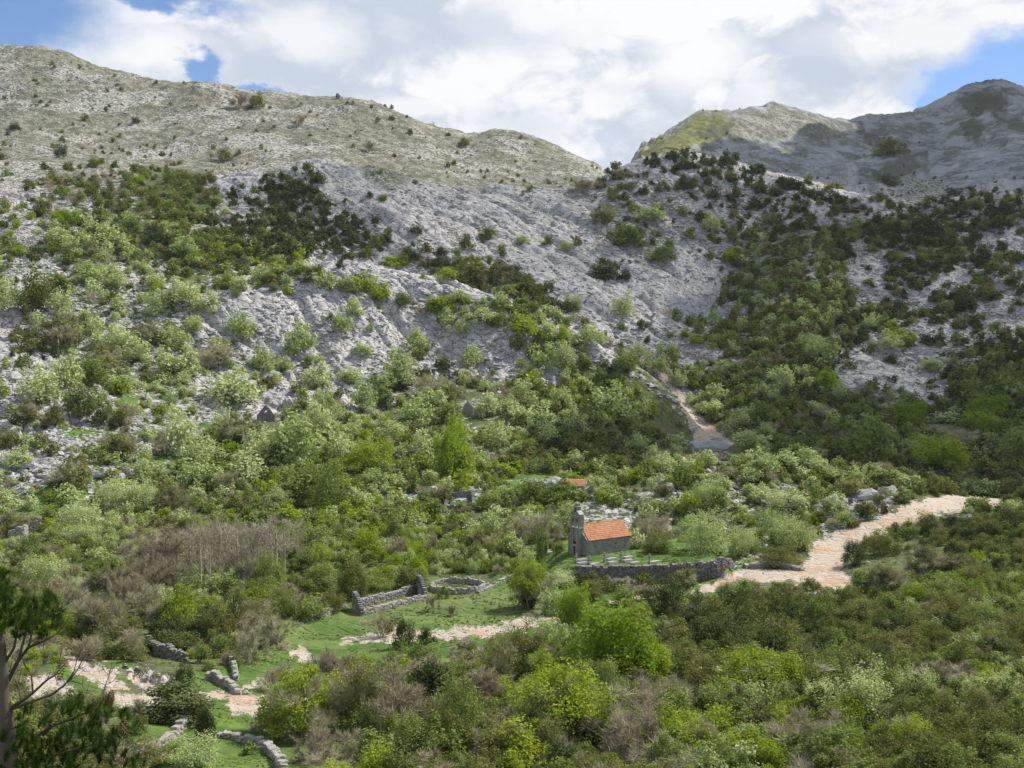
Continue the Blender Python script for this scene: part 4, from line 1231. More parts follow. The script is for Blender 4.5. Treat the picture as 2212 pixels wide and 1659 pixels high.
# ------------------------------------------------------------------ trees and shrubs one can tell apart
# crops of the survey: origin and scale; entries are "centre-x top bottom width kind"
TREES = [
    (0, 540, .3418, '''1150 190 350 220 P|990 260 420 150 P|960 150 240 120 P|1290 260 400 180 P|1660 100 200 150 P|1450 140 220 100 L|370 250 400 150 P|560 80 200 180 P
    730 120 230 150 P|220 140 400 200 O|60 180 380 200 P|380 420 650 220 M|200 500 650 200 O|770 480 640 220 P|860 560 720 180 P|930 440 600 200 M|1100 480 600 200 P|1210 430 520 130 P
    620 640 800 280 M|420 650 880 200 P|480 740 860 90 L|580 690 880 160 G|250 740 950 250 P|1120 600 800 250 P|1380 580 740 260 W|1530 400 560 200 P|1900 460 680 190 P|1670 620 760 160 P
    1790 680 780 120 P|1990 720 880 200 P|1480 760 980 320 P|1150 790 850 120 P|1080 880 1000 100 P|1150 860 930 80 P|770 800 900 150 P|520 870 1060 200 G|620 990 1100 120 D|770 980 1120 160 O
    740 1050 1130 100 D|160 950 1110 190 M|340 960 1120 120 O|110 1250 1380 180 P|60 1130 1260 150 M|440 1310 1530 230 M|780 1130 1320 200 M|1150 1010 1300 220 P|1400 1000 1150 130 P
    900 1320 1450 120 P|1500 1040 1250 260 M|1630 1140 1370 200 P|1340 1210 1340 200 P|1870 1050 1370 350 P|2070 890 1100 150 P|2000 980 1200 200 P|2140 1170 1350 200 P|1820 1000 1080 130 L
    1290 1300 1520 260 P|1450 1380 1540 200 W|1560 1280 1450 250 P|750 1460 1650 280 P|900 1480 1650 260 P|1080 1480 1650 220 M|1750 1500 1650 200 P|1900 1380 1600 300 G|2080 1350 1659 250 G
    1300 640 780 170 W|500 1270 1400 120 O|1020 1180 1300 130 W|680 600 740 160 M'''),
    (729, 540, .3418, '''60 170 260 140 P|180 140 270 130 L|270 210 330 130 L|360 40 110 150 L|690 110 190 120 L|860 60 210 240 O|1070 90 160 130 O|1210 190 300 230 O|1700 100 190 260 D|1070 220 290 150 G
    1480 280 370 120 P|1800 270 420 140 P|650 290 370 160 L|760 250 340 120 P|410 270 350 130 G|100 310 420 120 P|690 370 500 130 P|930 370 460 170 P|790 440 530 90 P|1180 400 540 190 L
    1030 400 490 100 G|500 500 640 150 P|40 400 520 120 P|1370 360 420 100 P|1610 470 600 160 P|1340 490 560 100 P|850 610 740 160 P|1300 590 760 170 P|1430 580 740 150 P|1170 680 740 80 P
    680 690 760 110 D|160 590 660 130 P|400 630 850 220 P|300 780 880 200 P|170 840 1010 170 P|80 740 840 160 P|500 930 1110 230 P|930 830 890 70 P|960 910 1060 170 P|1100 920 1040 120 P
    1150 840 950 120 P|720 970 1080 200 G|70 1030 1120 80 G|330 1080 1200 200 P|740 1100 1450 260 X|530 1150 1350 180 P|210 1210 1420 260 X|240 1390 1500 170 P|1040 1090 1240 150 P
    1120 1170 1250 90 O|1280 970 1150 220 P|1500 1040 1180 150 P|1330 1110 1220 150 P|1730 850 1080 260 P|1430 870 1000 150 P|1920 940 1060 120 P|1510 1270 1380 130 P|1900 1160 1300 150 P
    2000 1240 1380 150 P|1650 1250 1400 180 D|2090 1290 1420 130 P|1890 1370 1480 130 L|1700 1480 1560 130 P|1760 1500 1560 90 D|1250 1460 1600 200 G|1550 1530 1590 60 X|1830 650 760 150 G
    1900 600 690 150 P|2010 650 780 160 P|2080 580 680 120 P|2150 760 860 130 P|560 770 930 150 W|640 1480 1600 150 B|1100 1520 1600 180 G|950 1540 1640 180 G|1400 1480 1580 150 G'''),
    (1458, 540, .3418, '''970 180 220 140 P|1100 240 310 150 G|600 210 310 130 G|790 290 330 60 L|930 560 730 210 P|930 420 490 90 P|1250 400 490 120 P|680 740 890 170 P|300 700 790 110 P|90 720 800 130 P
    960 770 900 170 X|1110 880 960 90 G|1030 850 960 100 P|260 850 970 180 P|120 900 980 90 P|180 960 1040 110 P|260 950 1060 170 P|400 1010 1160 170 P|480 980 1070 110 P
    390 920 1010 120 G|510 945 1010 70 G|570 1090 1200 120 P|480 1140 1240 250 P|820 1170 1280 150 G|920 1200 1280 100 P|1450 960 1120 240 X|1980 920 1060 220 X|1700 1030 1110 260 P
    1950 1020 1180 200 X|1650 1180 1400 330 X|1240 1050 1360 270 G|1050 1190 1350 150 G|2090 1070 1200 120 G|2150 1140 1400 200 G|1700 1090 1260 350 W|1370 540 620 150 P|1430 500 600 180 L
    1620 680 760 160 P|1360 650 720 90 D|1830 240 400 150 D|1660 510 600 100 D|1930 1450 1560 200 P|580 1290 1420 150 P|780 1260 1400 260 P|880 1290 1420 180 P|200 1270 1370 150 P
    470 1380 1480 150 P|870 1400 1480 100 L|1000 1380 1480 150 P|1140 1370 1500 120 P|1260 1350 1460 150 P|1440 1400 1490 200 P|1620 1410 1540 130 O|210 1470 1620 220 P|700 1520 1650 260 P
    1100 1450 1560 180 O|1290 1540 1610 90 O|320 1370 1450 150 M|560 1410 1470 100 D'''),
    (0, 0, .3418, '''1620 590 690 110 O|1520 580 690 110 B|1420 930 1020 100 O|545 720 770 60 O|860 740 780 50 D|380 910 1000 80 D|585 1000 1060 80 G|100 780 820 70 D|880 1110 1180 110 X|430 1330 1420 200 X
    820 1380 1480 140 G|1130 1330 1410 140 G|280 1250 1370 110 O|700 1430 1580 220 P|370 1450 1560 200 P|450 1500 1600 120 P|1070 1400 1460 110 P|1280 1430 1480 70 P|1160 1500 1640 160 P
    1010 1440 1560 110 D|1370 1230 1290 80 P|1430 1310 1360 70 P|1250 1500 1580 100 G|1480 1560 1620 90 L|1220 1340 1410 110 B|1900 720 800 90 B'''),
    (729, 0, .3418, '''2 590 620 30 D|345 660 690 30 O|345 730 760 40 D|460 815 850 40 D|805 870 920 70 O|200 890 960 70 B|735 1010 1040 30 D|700 1020 1060 30 D|1215 1170 1210 50 G|290 1230 1270 70 G
    950 1440 1520 120 G|490 1420 1480 90 D|1040 1540 1590 50 G|810 1480 1590 100 O|235 1360 1420 60 D|1690 1300 1420 150 M|1960 1290 1400 210 P|1850 1430 1570 240 G|1170 1490 1540 100 P
    1440 1520 1590 100 P|1330 1490 1550 70 O|1570 1120 1220 160 B|1780 1060 1130 90 B|1700 1060 1090 30 D|650 1560 1620 110 D|480 1570 1650 110 D|360 1620 1659 150 L|2060 1560 1659 150 G
    1990 1570 1650 120 P'''),
    (1458, 0, .3418, '''1880 1260 1330 110 G|2130 1240 1280 80 L|225 1350 1460 120 P|160 1330 1400 80 D|80 1130 1200 100 D|1150 1380 1450 110 P|240 1180 1270 110 D|380 1170 1270 80 D|720 1130 1200 160 D
    900 1200 1270 200 D|1760 1190 1240 120 D|1370 1410 1480 200 D|1570 1350 1500 250 D|1380 870 990 240 O|1350 1100 1180 160 O|770 1400 1460 110 D|350 1570 1659 100 L|1140 1250 1290 70 D
    660 1400 1470 100 D|2060 1520 1590 100 D|1510 1480 1540 100 D|1940 1540 1659 120 D|2180 1590 1659 100 D|1400 1590 1659 100 G'''),
    (0, 1080, .3489, '''500 20 190 290 P|270 340 560 240 P|540 160 260 220 P|810 220 400 140 W|620 300 400 150 P|310 40 170 130 G|360 240 340 140 G|600 250 350 100 G|1100 560 800 240 L|1380 530 620 120 P
    1440 590 860 110 D|1350 640 900 250 O|1050 820 930 280 V|1180 700 780 120 P|1860 1040 1480 500 Y|970 150 540 180 R|1100 170 550 170 R|1240 130 600 160 T|1300 150 620 130 T|1420 130 560 150 T
    1560 130 550 140 T|1640 110 540 140 T|1710 60 520 170 T|1840 100 390 150 T|1500 150 550 120 T|830 440 680 200 B|740 450 700 150 B|600 560 870 200 B|500 600 850 170 W|700 560 850 150 W
    1690 700 900 220 W|1560 760 1010 200 W|840 800 1010 80 W|250 560 760 160 G|1960 170 330 260 G|1980 400 560 250 G|2050 560 700 200 O|1750 540 660 200 O'''),
    (729, 1080, .3489, '''1180 380 680 250 Z|1340 530 720 150 P|1470 540 790 200 X|1730 650 1150 480 X|1900 880 1130 300 X|2060 920 1000 130 G|2040 460 720 260 D|400 730 930 170 D|550 790 900 120 D
    560 1010 1330 250 V|640 1120 1330 230 D|1400 1030 1540 560 Z|330 1080 1500 420 B|900 1020 1300 300 B|1830 1230 1640 400 B|1080 1250 1550 280 W|200 1300 1600 180 D|370 220 380 200 B|590 190 380 80 B
    310 240 340 140 P|940 70 240 160 P|1270 40 300 250 W|1080 200 350 140 P|870 290 380 130 P|1840 180 300 140 P|1980 190 330 180 O|1920 100 290 160 W|590 570 700 90 W|270 660 860 200 W
    100 380 620 200 O|430 420 580 170 O|1390 440 530 200 P|50 430 600 150 G|1000 960 1080 200 B|800 860 960 200 B|250 470 560 180 G|700 640 720 60 B|1130 90 260 140 W'''),
    (1458, 1080, .3489, '''170 80 330 280 P|400 170 360 180 P|700 100 320 280 P|650 300 420 250 O|260 230 350 120 G|1110 250 400 180 D|1290 180 340 220 O|430 500 640 240 M|500 570 660 90 D|1570 120 230 100 D
    1720 90 180 100 D|1950 130 250 200 D|2080 50 200 200 D|1330 590 720 170 G|1100 620 780 250 O|700 640 780 250 D|320 700 960 300 D|600 800 1000 260 D|950 800 960 200 D|1100 830 920 120 D
    1420 780 960 260 O|1600 760 930 220 O|1780 830 950 200 O|580 940 1250 520 Z|1150 1050 1400 420 P|780 1210 1380 250 L|180 980 1240 280 O|80 880 1040 200 O|1090 1400 1600 180 X
    1310 1370 1580 220 X|630 1490 1650 300 X|800 1280 1600 380 W|560 1300 1500 200 B|150 1330 1650 280 B|1440 1340 1500 120 G|1650 1200 1500 300 O|1880 1180 1420 250 O|1750 1400 1650 250 O
    2050 1450 1650 260 G|2060 1080 1200 250 P|2030 600 720 180 G|1850 550 720 200 O|2050 780 900 200 O|1200 600 760 200 O|1960 950 1060 200 O|1750 330 480 200 M|1480 500 640 180 G'''),
    (729, 1080, .3489, '''150 1000 1450 330 M|480 950 1300 260 B|760 1050 1500 300 G|700 1300 1600 280 O|1000 850 1200 260 M|1150 760 1020 260 O|950 1380 1620 260 M|430 1330 1620 260 G|30 1150 1400 200 W|1650 1000 1300 260 G
    1680 1130 1400 240 O|2080 1050 1400 240 W|2000 1300 1620 260 L|1300 1350 1640 260 M|560 1420 1650 260 G|60 1400 1650 240 W|1480 860 1040 200 G'''),
    (1458, 1080, .3489, '''450 560 760 220 D|860 560 740 240 O|1320 700 900 240 D|1700 600 780 260 O|1000 950 1150 260 O|1250 880 1060 220 D|1500 1050 1280 240 P|1400 1230 1450 240 M|1880 650 820 220 G|1980 820 980 220 M
    1550 1350 1600 260 L|1950 1300 1560 280 O|1050 1250 1450 240 L|400 1130 1350 240 W|430 950 1150 200 O|350 1480 1650 240 X|900 1450 1650 220 G|1560 280 460 240 M|1320 400 560 200 M|1650 480 640 220 G|1850 380 540 220 O'''),
    (0, 1080, .3489, '''1950 1250 1500 220 W|2060 900 1200 260 B|1950 1380 1640 240 B|2130 1100 1400 240 W|430 480 700 200 W|620 420 600 180 M|920 500 720 200 W|1000 620 800 180 M|560 820 980 140 W|300 600 760 200 G|1250 900 1020 120 G
    1400 480 620 160 G|1560 620 800 200 M|680 360 480 160 G|180 220 380 200 G|60 60 220 200 M|130 480 640 180 M|1640 480 620 180 G|900 440 560 160 G'''),
    (0, 1080, .3489, '''1030 160 560 190 R|930 200 520 180 R|870 240 540 170 R|1180 130 560 180 T|1360 120 540 170 T|1470 130 530 170 T|1600 120 500 160 T|1680 80 500 160 T|1760 90 480 170 T|1270 150 520 170 R|1400 160 500 190 R|1540 300 560 190 W
    1100 330 590 200 W|1660 330 560 190 G|900 330 600 200 B|780 350 620 190 B|980 350 620 180 B|1800 180 420 160 W|1220 90 400 190 W|1480 100 380 200 W|1340 80 360 190 W|1050 130 380 190 B'''),
    (729, 1080, .3489, '''1440 20 200 160 P|1480 440 520 160 O|1560 450 540 150 O|1760 470 560 180 W|1660 480 560 170 O|1200 420 480 120 G|1260 180 420 90 G|1880 430 500 130 G|1320 -60 20 150 G|1390 -40 30 130 G|1250 -70 -10 140 G|60 320 480 160 G|880 180 330 150 M'''),
    (0, 1080, .3489, '''1090 1165 1370 440 V|1270 1300 1500 110 V|1200 1460 1650 300 P|900 1480 1660 300 M|700 1430 1660 240 D|1140 1010 1150 120 D|1290 990 1060 90 G'''),
    (729, 1080, .3489, '''1560 500 620 200 O|1900 520 620 240 B|1780 540 650 160 G|2100 380 480 130 O|1480 610 760 150 P|1850 640 800 200 O'''),
    (1458, 1080, .3489, '''60 430 540 160 M|900 60 140 110 O|1150 440 560 160 G'''),
    (729, 1080, .3489, '''1420 -90 10 120 G|1505 -62 6 90 G|1460 -50 20 90 X'''),
]
VAR = {
    'P': [crown_mesh('pale_crown_%d' % i, M_PALE, 300 + i, 1500, 0.048, 30, 0.15, 0.05) for i in range(5)],
    'M': [crown_mesh('mixed_crown_%d' % i, M_OLIVE, 310 + i, 1300, 0.05, 28, 0.15, 0.05) for i in range(3)],
    'G': [crown_mesh('green_crown_%d' % i, M_GREEN, 320 + i, 1700, 0.048, 26, 0.16, 0.06) for i in range(4)],
    'L': [crown_mesh('lime_crown_%d' % i, M_LIME, 330 + i, 1400, 0.05, 26, 0.15, 0.04) for i in range(3)],
    'X': [crown_mesh('bright_crown_%d' % i, M_BRIGHT, 340 + i, 8000, 0.026, 60, 0.13, 0.02) for i in range(3)],
    'Y': [crown_mesh('yellow_crown_%d' % i, M_LIME, 350 + i, 10000, 0.018, 60, 0.10, 0.16, hollow=.7) for i in range(2)],
    'Z': [crown_mesh('domed_crown_%d' % i, M_LIME, 355 + i, 8500, 0.019, 80, 0.11, 0.34, hollow=.75) for i in range(3)],
    'O': [crown_mesh('olive_crown_%d' % i, M_OLIVE, 360 + i, 1900, 0.042, 30, 0.15, 0.02) for i in range(4)],
    'D': [crown_mesh('dark_crown_%d' % i, M_DARK, 370 + i, 2400, 0.036, 30, 0.14, 0.02) for i in range(4)],
    'V': [crown_mesh('ivy_crown_%d' % i, M_DARK, 380 + i, 11000, 0.028, 40, 0.15, 0.0) for i in range(2)],
    'B': [twig_mesh('bare_crown_%d' % i, M_TWIG, 390 + i, 7, 3, 5200, sl=0.15) for i in range(3)],
    'W': [twig_mesh('grey_crown_%d' % i, M_GREY, 395 + i, 8, 2, 3200, sl=0.18) for i in range(3)],
    'T': [twig_mesh('tall_crown_%d' % i, M_PBARK, 400 + i, tall=True, slivers=520, sl=0.32) for i in range(3)],
    'R': [twig_mesh('rust_crown_%d' % i, M_TWIG, 405 + i, tall=True, slivers=900, sl=0.34) for i in range(2)],
}
BIG = {
    'P': [crown_mesh('pale_crown_fine_%d' % i, M_PALE, 700 + i, 6500, 0.021, 60, 0.12, 0.02) for i in range(3)],
    'M': [crown_mesh('mixed_crown_fine_%d' % i, M_OLIVE, 710 + i, 6000, 0.022, 60, 0.12, 0.02) for i in range(2)],
    'G': [crown_mesh('green_crown_fine_%d' % i, M_GREEN, 720 + i, 6500, 0.023, 55, 0.13, 0.02) for i in range(2)],
    'L': [crown_mesh('lime_crown_fine_%d' % i, M_LIME, 730 + i, 6500, 0.023, 55, 0.13, 0.02) for i in range(2)],
    'O': [crown_mesh('olive_crown_fine_%d' % i, M_OLIVE, 740 + i, 7500, 0.021, 55, 0.13, 0.0) for i in range(3)],
    'D': [crown_mesh('dark_crown_fine_%d' % i, M_DARK, 750 + i, 7500, 0.021, 50, 0.13, 0.0) for i in range(3)],
}
TR1 = [trunk_mesh('trunk_%d' % i, 420 + i, M_BARK, 1) for i in range(4)]
TR3 = [trunk_mesh('stems_%d' % i, 430 + i, M_BARK, 4, 0.5) for i in range(4)]
KN = {  # object name, category, wording, sizes, group, tree-like
    'P': ('pale_shrub', 'shrub', 'pale grey-green blossoming shrub', 'pale shrubs on the slopes'),
    'M': ('olive_green_shrub', 'shrub', 'brownish olive half-leafed shrub', 'brownish shrubs on the slopes'),
    'G': ('green_tree', 'tree', 'mid-green leafy tree', 'green leafy trees'),
    'L': ('lime_shrub', 'shrub', 'lime green shrub', 'lime green shrubs'),
    'X': ('bright_green_tree', 'tree', 'bright green full-leafed tree', 'bright green trees'),
    'Y': ('yellow_green_tree', 'tree', 'yellow-green spreading tree', 'yellow-green trees'),
    'Z': ('domed_tree', 'tree', 'yellow-green dome-crowned tree', 'yellow-green trees'),
    'O': ('olive_bush', 'bush', 'dense dull olive bush', 'olive bushes'),
    'D': ('dark_evergreen', 'bush', 'dark evergreen bush', 'dark evergreen bushes'),
    'V': ('ivy_thicket', 'ivy', 'dark ivy-smothered thicket', 'ivy thickets'),
    'B': ('bare_tree', 'tree', 'leafless brown twiggy tree', 'leafless trees'),
    'W': ('twiggy_shrub', 'shrub', 'grey thinly budding twiggy shrub', 'budding twiggy shrubs'),
    'T': ('slender_bare_tree', 'tree', 'slender pale-trunked bare tree', 'slender trees of the bare grove'),
    'R': ('reddish_bare_tree', 'tree', 'reddish-brown bare tree', 'slender trees of the bare grove'),
}
LM = [('the chapel', 1295, 1160), ('the graves before the chapel', 1320, 1210), ('the round stone enclosure', 988, 1262), ('the roofless rectangular ruin', 840, 1305),
      ('the churchyard retaining wall', 1430, 1245), ('the gravel road bend', 1790, 1210), ('the gravel road end', 2080, 1085), ('the ruined gable', 577, 885),
      ('the twin wall stubs', 50, 1140), ('the bare grove', 470, 1180), ('the slanting stony track', 1490, 880), ('the hidden red-roofed house', 1245, 1052),
      ('the sloping grey rock slab', 800, 720), ('the grey rock dome', 900, 480), ('the stony path bank', 1000, 1370), ('the rubble clearing', 600, 1515),
      ('the foreground pine', 60, 1450), ('the ivy-covered ruin', 400, 1540), ('the green meadow', 720, 1365), ('the far left ridge crest', 560, 215), ('the long stony flank', 300, 300),
      ("the grey dome's left edge", 500, 400), ('the mountain notch', 1310, 370), ('the wooded valley floor', 1850, 960), ('the shaded grey mountain', 1900, 320),
      ('the right slope outcrop', 1900, 800), ('the right frame edge', 2200, 560), ('the dark hillcrest', 1600, 400), ('the slab below the dome', 900, 590),
      ('the white boulders', 1400, 1070), ('the small square stone pen', 990, 1082), ('the left frame edge', 10, 760), ('the collapsed house', 1010, 880),
      ('the bottom right corner', 2150, 1600), ('the bottom edge', 1500, 1640), ('the rubble slope', 2000, 1480), ('the gravel scree pile', 330, 1460), ('the lowest stone wall', 560, 1610),
      ('the boulder ridge', 1760, 1030), ('the grass terrace', 120, 1075), ('the left boulder field', 250, 1000), ('the pink scree', 30, 430)]


def side_words(u, v):
    best = sorted(LM, key=lambda q: (q[1] - u) ** 2 + (1.6 * (q[2] - v)) ** 2)[0]
    du, dv = u - best[1], v - best[2]
    dist = math.hypot(du, 1.4 * dv)
    if dist < 28:
        return 'beside ' + best[0]
    far_ = 'just ' if dist < 75 else ('well ' if dist > 170 else '')
    if abs(dv) * 1.4 > abs(du) * 1.6:
        w = 'above' if dv < 0 else 'below'
    elif abs(du) > abs(dv) * 2.2:
        w = 'left of' if du < 0 else 'right of'
    else:
        w = ('up' if dv < 0 else 'down') + (' and left of' if du < 0 else ' and right of')
    return far_ + w + ' ' + best[0]


PLANTS = []
rngp = np.random.default_rng(77)
for (ou, ov_, k_, txt) in TREES:
    for e in txt.replace('\n', '|').split('|'):
        e = e.split()
        if len(e) != 5: continue
        cx, tp, bt, w_ = map(float, e[:4]); kd = e[4]
        PLANTS.append((ou + cx * k_, ov_ + tp * k_, ov_ + bt * k_, w_ * k_, kd))

# work out the wording first, so that every plant gets a label of its own
ORD = ['leftmost', 'second from left', 'third from left', 'fourth from left', 'fifth from left', 'sixth from left', 'seventh from left', 'eighth from left', 'ninth from left']
lab = []
for i, (cu, tv, bv, w_, kd) in enumerate(PLANTS):
    area = w_ * (bv - tv)
    size = 'small' if area < 900 else ('medium-sized' if area < 3200 else ('large' if area < 12000 else 'very large'))
    shape = 'tall ' if (bv - tv) > 1.5 * w_ and kd not in 'TRV' else ('low broad ' if (bv - tv) < 0.62 * w_ else '')
    lab.append([size + ' ' + shape + KN[kd][2], side_words(cu, (tv + bv) / 2)])
groups = {}
for i, l in enumerate(lab):
    groups.setdefault(l[0] + '|' + l[1], []).append(i)
for g in groups.values():
    if len(g) > 1:
        g.sort(key=lambda i: PLANTS[i][0])
        for j, i in enumerate(g):
            w = ORD[j] if j < len(ORD) else 'one further right'
            if j == len(g) - 1 and j > 0: w = 'rightmost'
            lab[i][0] = w + ' ' + lab[i][0]


def clip16(s):
    for cut in (' well', ' just', ' grey-green', ' thinly budding', ' dense'):
        if len(s.split()) > 16: s = s.replace(cut, '', 1)
    w = s.split()
    if len(w) > 16: print('LONG', s)
    return ' '.join(w[:16])


order = sorted(range(len(PLANTS)), key=lambda i: -(PLANTS[i][3] * (PLANTS[i][2] - PLANTS[i][1])))
for i in order:
    cu, tv, bv, w_, kd = PLANTS[i]
    p = place(cu, bv - 0.04 * (bv - tv))
    sc1 = p.y / F_PX
    W, H = w_ * sc1 * 1.06, (bv - tv) * sc1 * 0.94
    nm, cat, _, grp = KN[kd]
    t = bpy.data.objects.new(nm, None)
    t.empty_display_size = 0.5
    COL.objects.link(t)
    t.location = p
    t.rotation_euler = (0, 0, rngp.uniform(0, 6.28))
    t['label'] = clip16(lab[i][0] + ' ' + lab[i][1]); t['category'] = cat; t['group'] = grp
    me = VAR[kd][int(rngp.integers(0, len(VAR[kd])))]
    if kd in BIG and w_ > 62 and p.y < 260:
        me = BIG[kd][int(rngp.integers(0, len(BIG[kd])))]
    c = link('crown', me, parent=t)
    if kd in 'YZ':       # half-leafed domes: bare twigs show below the leaves
        c2 = link('twigs', VAR['W'][int(rngp.integers(0, 3))], parent=t); c2.scale = (W * 1.0, W * 1.0, H * .97)
    if kd == 'Z':
        c3 = link('ivy', VAR['V'][0], parent=t); c3.scale = (W * .42, W * .42, H * .72)
    if kd == 'M':
        c2 = link('twigs', VAR['W'][int(rngp.integers(0, 3))], parent=t); c2.scale = (W * 1.02, W * 1.02, H * 1.04)
    c.scale = (W, W, H)
    if kd in 'GXYZVL' and p.y < 420:
        tr = link('trunk', TR1[int(rngp.integers(0, 4))], parent=t); tr.scale = (W, W, H)
    elif kd in 'PMOD' and p.y < 420:
        tr = link('stems', TR3[int(rngp.integers(0, 4))], parent=t); tr.scale = (W, W, H)

# twigs showing through the big half-leafed domes
for (cu, bv, w_, hh_) in [(1230, 1615, 150, 135), (640, 1590, 120, 90)]:
    pass
# ------------------------------------------------------------------ dry-stone work
def block_mesh(name, mat, seed):
    """a rough squared stone, 1 x 1 x 1, with chamfered corners"""
    import bmesh
    rng = np.random.default_rng(seed)
    bm = bmesh.new()
    bmesh.ops.create_cube(bm, size=1.0)
    for v in bm.verts:
        v.co += Vector(rng.uniform(-0.11, 0.11, 3))
    bmesh.ops.bevel(bm, geom=bm.edges[:], offset=0.13, segments=1, affect='EDGES')
    me = bpy.data.meshes.new(name); bm.to_mesh(me); bm.free()
    me.materials.append(mat)
    return me


ST = {'w': [block_mesh('wall_stone_%d' % i, M_WALL, 500 + i) for i in range(6)],
      'd': [block_mesh('dark_stone_%d' % i, M_DWALL, 510 + i) for i in range(6)]}
JUNK = {k: [(np.array([v.co[:] for v in me.vertices]), [tuple(p.vertices) for p in me.polygons]) for me in v_] for k, v_ in ST.items()}


def joined(name, items, kind_, mat, parent):
    mb = MB()
    for j, (loc, sz, rz) in enumerate(items):
        co, fs = JUNK[kind_][j % 6]
        c, s = math.cos(rz), math.sin(rz)
        x = co * np.array(sz)
        y = np.stack([x[:, 0] * c - x[:, 1] * s, x[:, 0] * s + x[:, 1] * c, x[:, 2]], 1) + np.array(loc)
        mb.add(y, fs)
    return link(name, mb.mesh(name, mat), parent=parent, kind='stuff')


def thing(name, label, cat, loc, rz=0.0, group=None):
    t = bpy.data.objects.new(name, None)
    t.empty_display_size = 0.5
    COL.objects.link(t); t.location = loc; t.rotation_euler = (0, 0, rz)
    t['label'] = label; t['category'] = cat
    if group: t['group'] = group
    return t


def vn1(x, sd_):
    return float(vnoise(np.array([x]), np.array([sd_ * 3.7]), sd_)[0])


def wall(name, label, cat, path, top, thick=0.6, L=0.45, Hc=0.25, kind_='w', limit=290, rough=0.3, group=None, base_drop=0.25, parent=None, seed=1, follow=True):
    """stones laid in courses along a ground path; top(f) is the wall's height at fraction f"""
    rng = np.random.default_rng(seed)
    pts = [Vector((p[0], p[1], 0)) for p in path]
    seg = [(pts[i + 1] - pts[i]).length for i in range(len(pts) - 1)]
    tot = sum(seg)
    org = Vector((pts[0].x, pts[0].y, height(pts[0].x, pts[0].y)))
    t = parent or thing(name, label, cat, org, group=group)
    if parent: org = parent.location.copy()

    def at(s):
        s = min(max(s, 0), tot - 1e-4)
        for i, l in enumerate(seg):
            if s <= l or i == len(seg) - 1:
                d = (pts[i + 1] - pts[i]).normalized()
                return pts[i] + d * s, math.atan2(d.y, d.x)
            s -= l
    gz0 = [height(*at(tot * i / 40)[0].xy) for i in range(41)]
    gline = np.convolve(np.pad(gz0, 3, mode='edge'), np.ones(7) / 7, 'valid')
    items = []
    n = max(2, int(tot / L))
    maxh = max(top(i / 50) for i in range(51))
    for c in range(int(math.ceil((maxh + base_drop) / Hc))):
        z = -base_drop + (c + .5) * Hc
        s = rng.uniform(0, .5) * L
        while s < tot:
            l = L * rng.uniform(.65, 1.45)
            f = (s + l / 2) / tot
            if f > 1: break
            rgh = 0.12 if seed == 3 else 0.5
            hh_ = top(f) * (1.0 if seed in (2, 3) else 0.8 + 0.4 * vn1(f * tot / 1.6, seed)) + rng.uniform(-rgh, rgh) * Hc
            if z <= hh_ or c == 0:
                p, a = at(s + l / 2)
                g = np.interp(f * 40, range(41), gline)
                hz = Hc * rng.uniform(.85, 1.35)
                items.append(((p.x + rng.normal(0, .03) - org.x, p.y + rng.normal(0, .03) - org.y, g + z - org.z + rng.normal(0, .02)),
                              (l * 1.02, thick * rng.uniform(.88, 1.15), hz), a + rng.normal(0, .05), z - hh_))
            s += l
    items.sort(key=lambda q: -q[3])
    for j, (loc, sz, rz, _) in enumerate(items[:limit]):
        o = link('stone', ST[kind_][int(rng.integers(0, 6))], parent=t)
        o.location = loc; o.scale = sz; o.rotation_euler = (rng.normal(0, .13), rng.normal(0, .1), rz + rng.normal(0, .12))
    if len(items) > limit:
        joined('stonework', [(q[0], q[1], q[2]) for q in items[limit:]], kind_, ST[kind_][0].materials[0], t)
    return t


def uv(u, v):
    return tuple(place(u, v).xy)


def prof(*kv):
    xs, ys = [k for k, _ in kv], [y for _, y in kv]
    return lambda f: float(np.interp(f, xs, ys))


# the wall that holds up the churchyard
path = [(10.9, 191.1), (14, 190.7), (22, 190.6), (30, 190.7), (35.5, 190.9), (38.2, 193.0), (39.7, 197.5), (40.2, 203.0)]
wall('retaining_wall', 'long grey dry-stone retaining wall holding up the churchyard, bushes at its foot', 'stone wall', path,
     prof((0, 2.4), (.1, 3.0), (.45, 3.0), (.58, 2.8), (.68, 2.5), (.76, 1.9), (.84, 1.1), (.93, .8), (1, .6)), 0.9, 0.55, 0.33, 'd', 298, seed=2)
# round threshing floor
cc = place(988, 1272)
cx_, cy_, R_ = cc.x, 187.0 + (cc.y - cc.y), 4.45
cy_ = cc.y
ring = [(cx_ + R_ * math.cos(a), cy_ + R_ * math.sin(a)) for a in np.linspace(-math.pi / 2, 1.5 * math.pi, 49)]
wall('round_enclosure', 'low round stone enclosure with grass inside, beside the roofless ruin', 'stone enclosure', ring, prof((0, 1.05), (1, 1.05)), 0.5, 0.42, 0.24, 'w', 298, seed=3, base_drop=0.5)
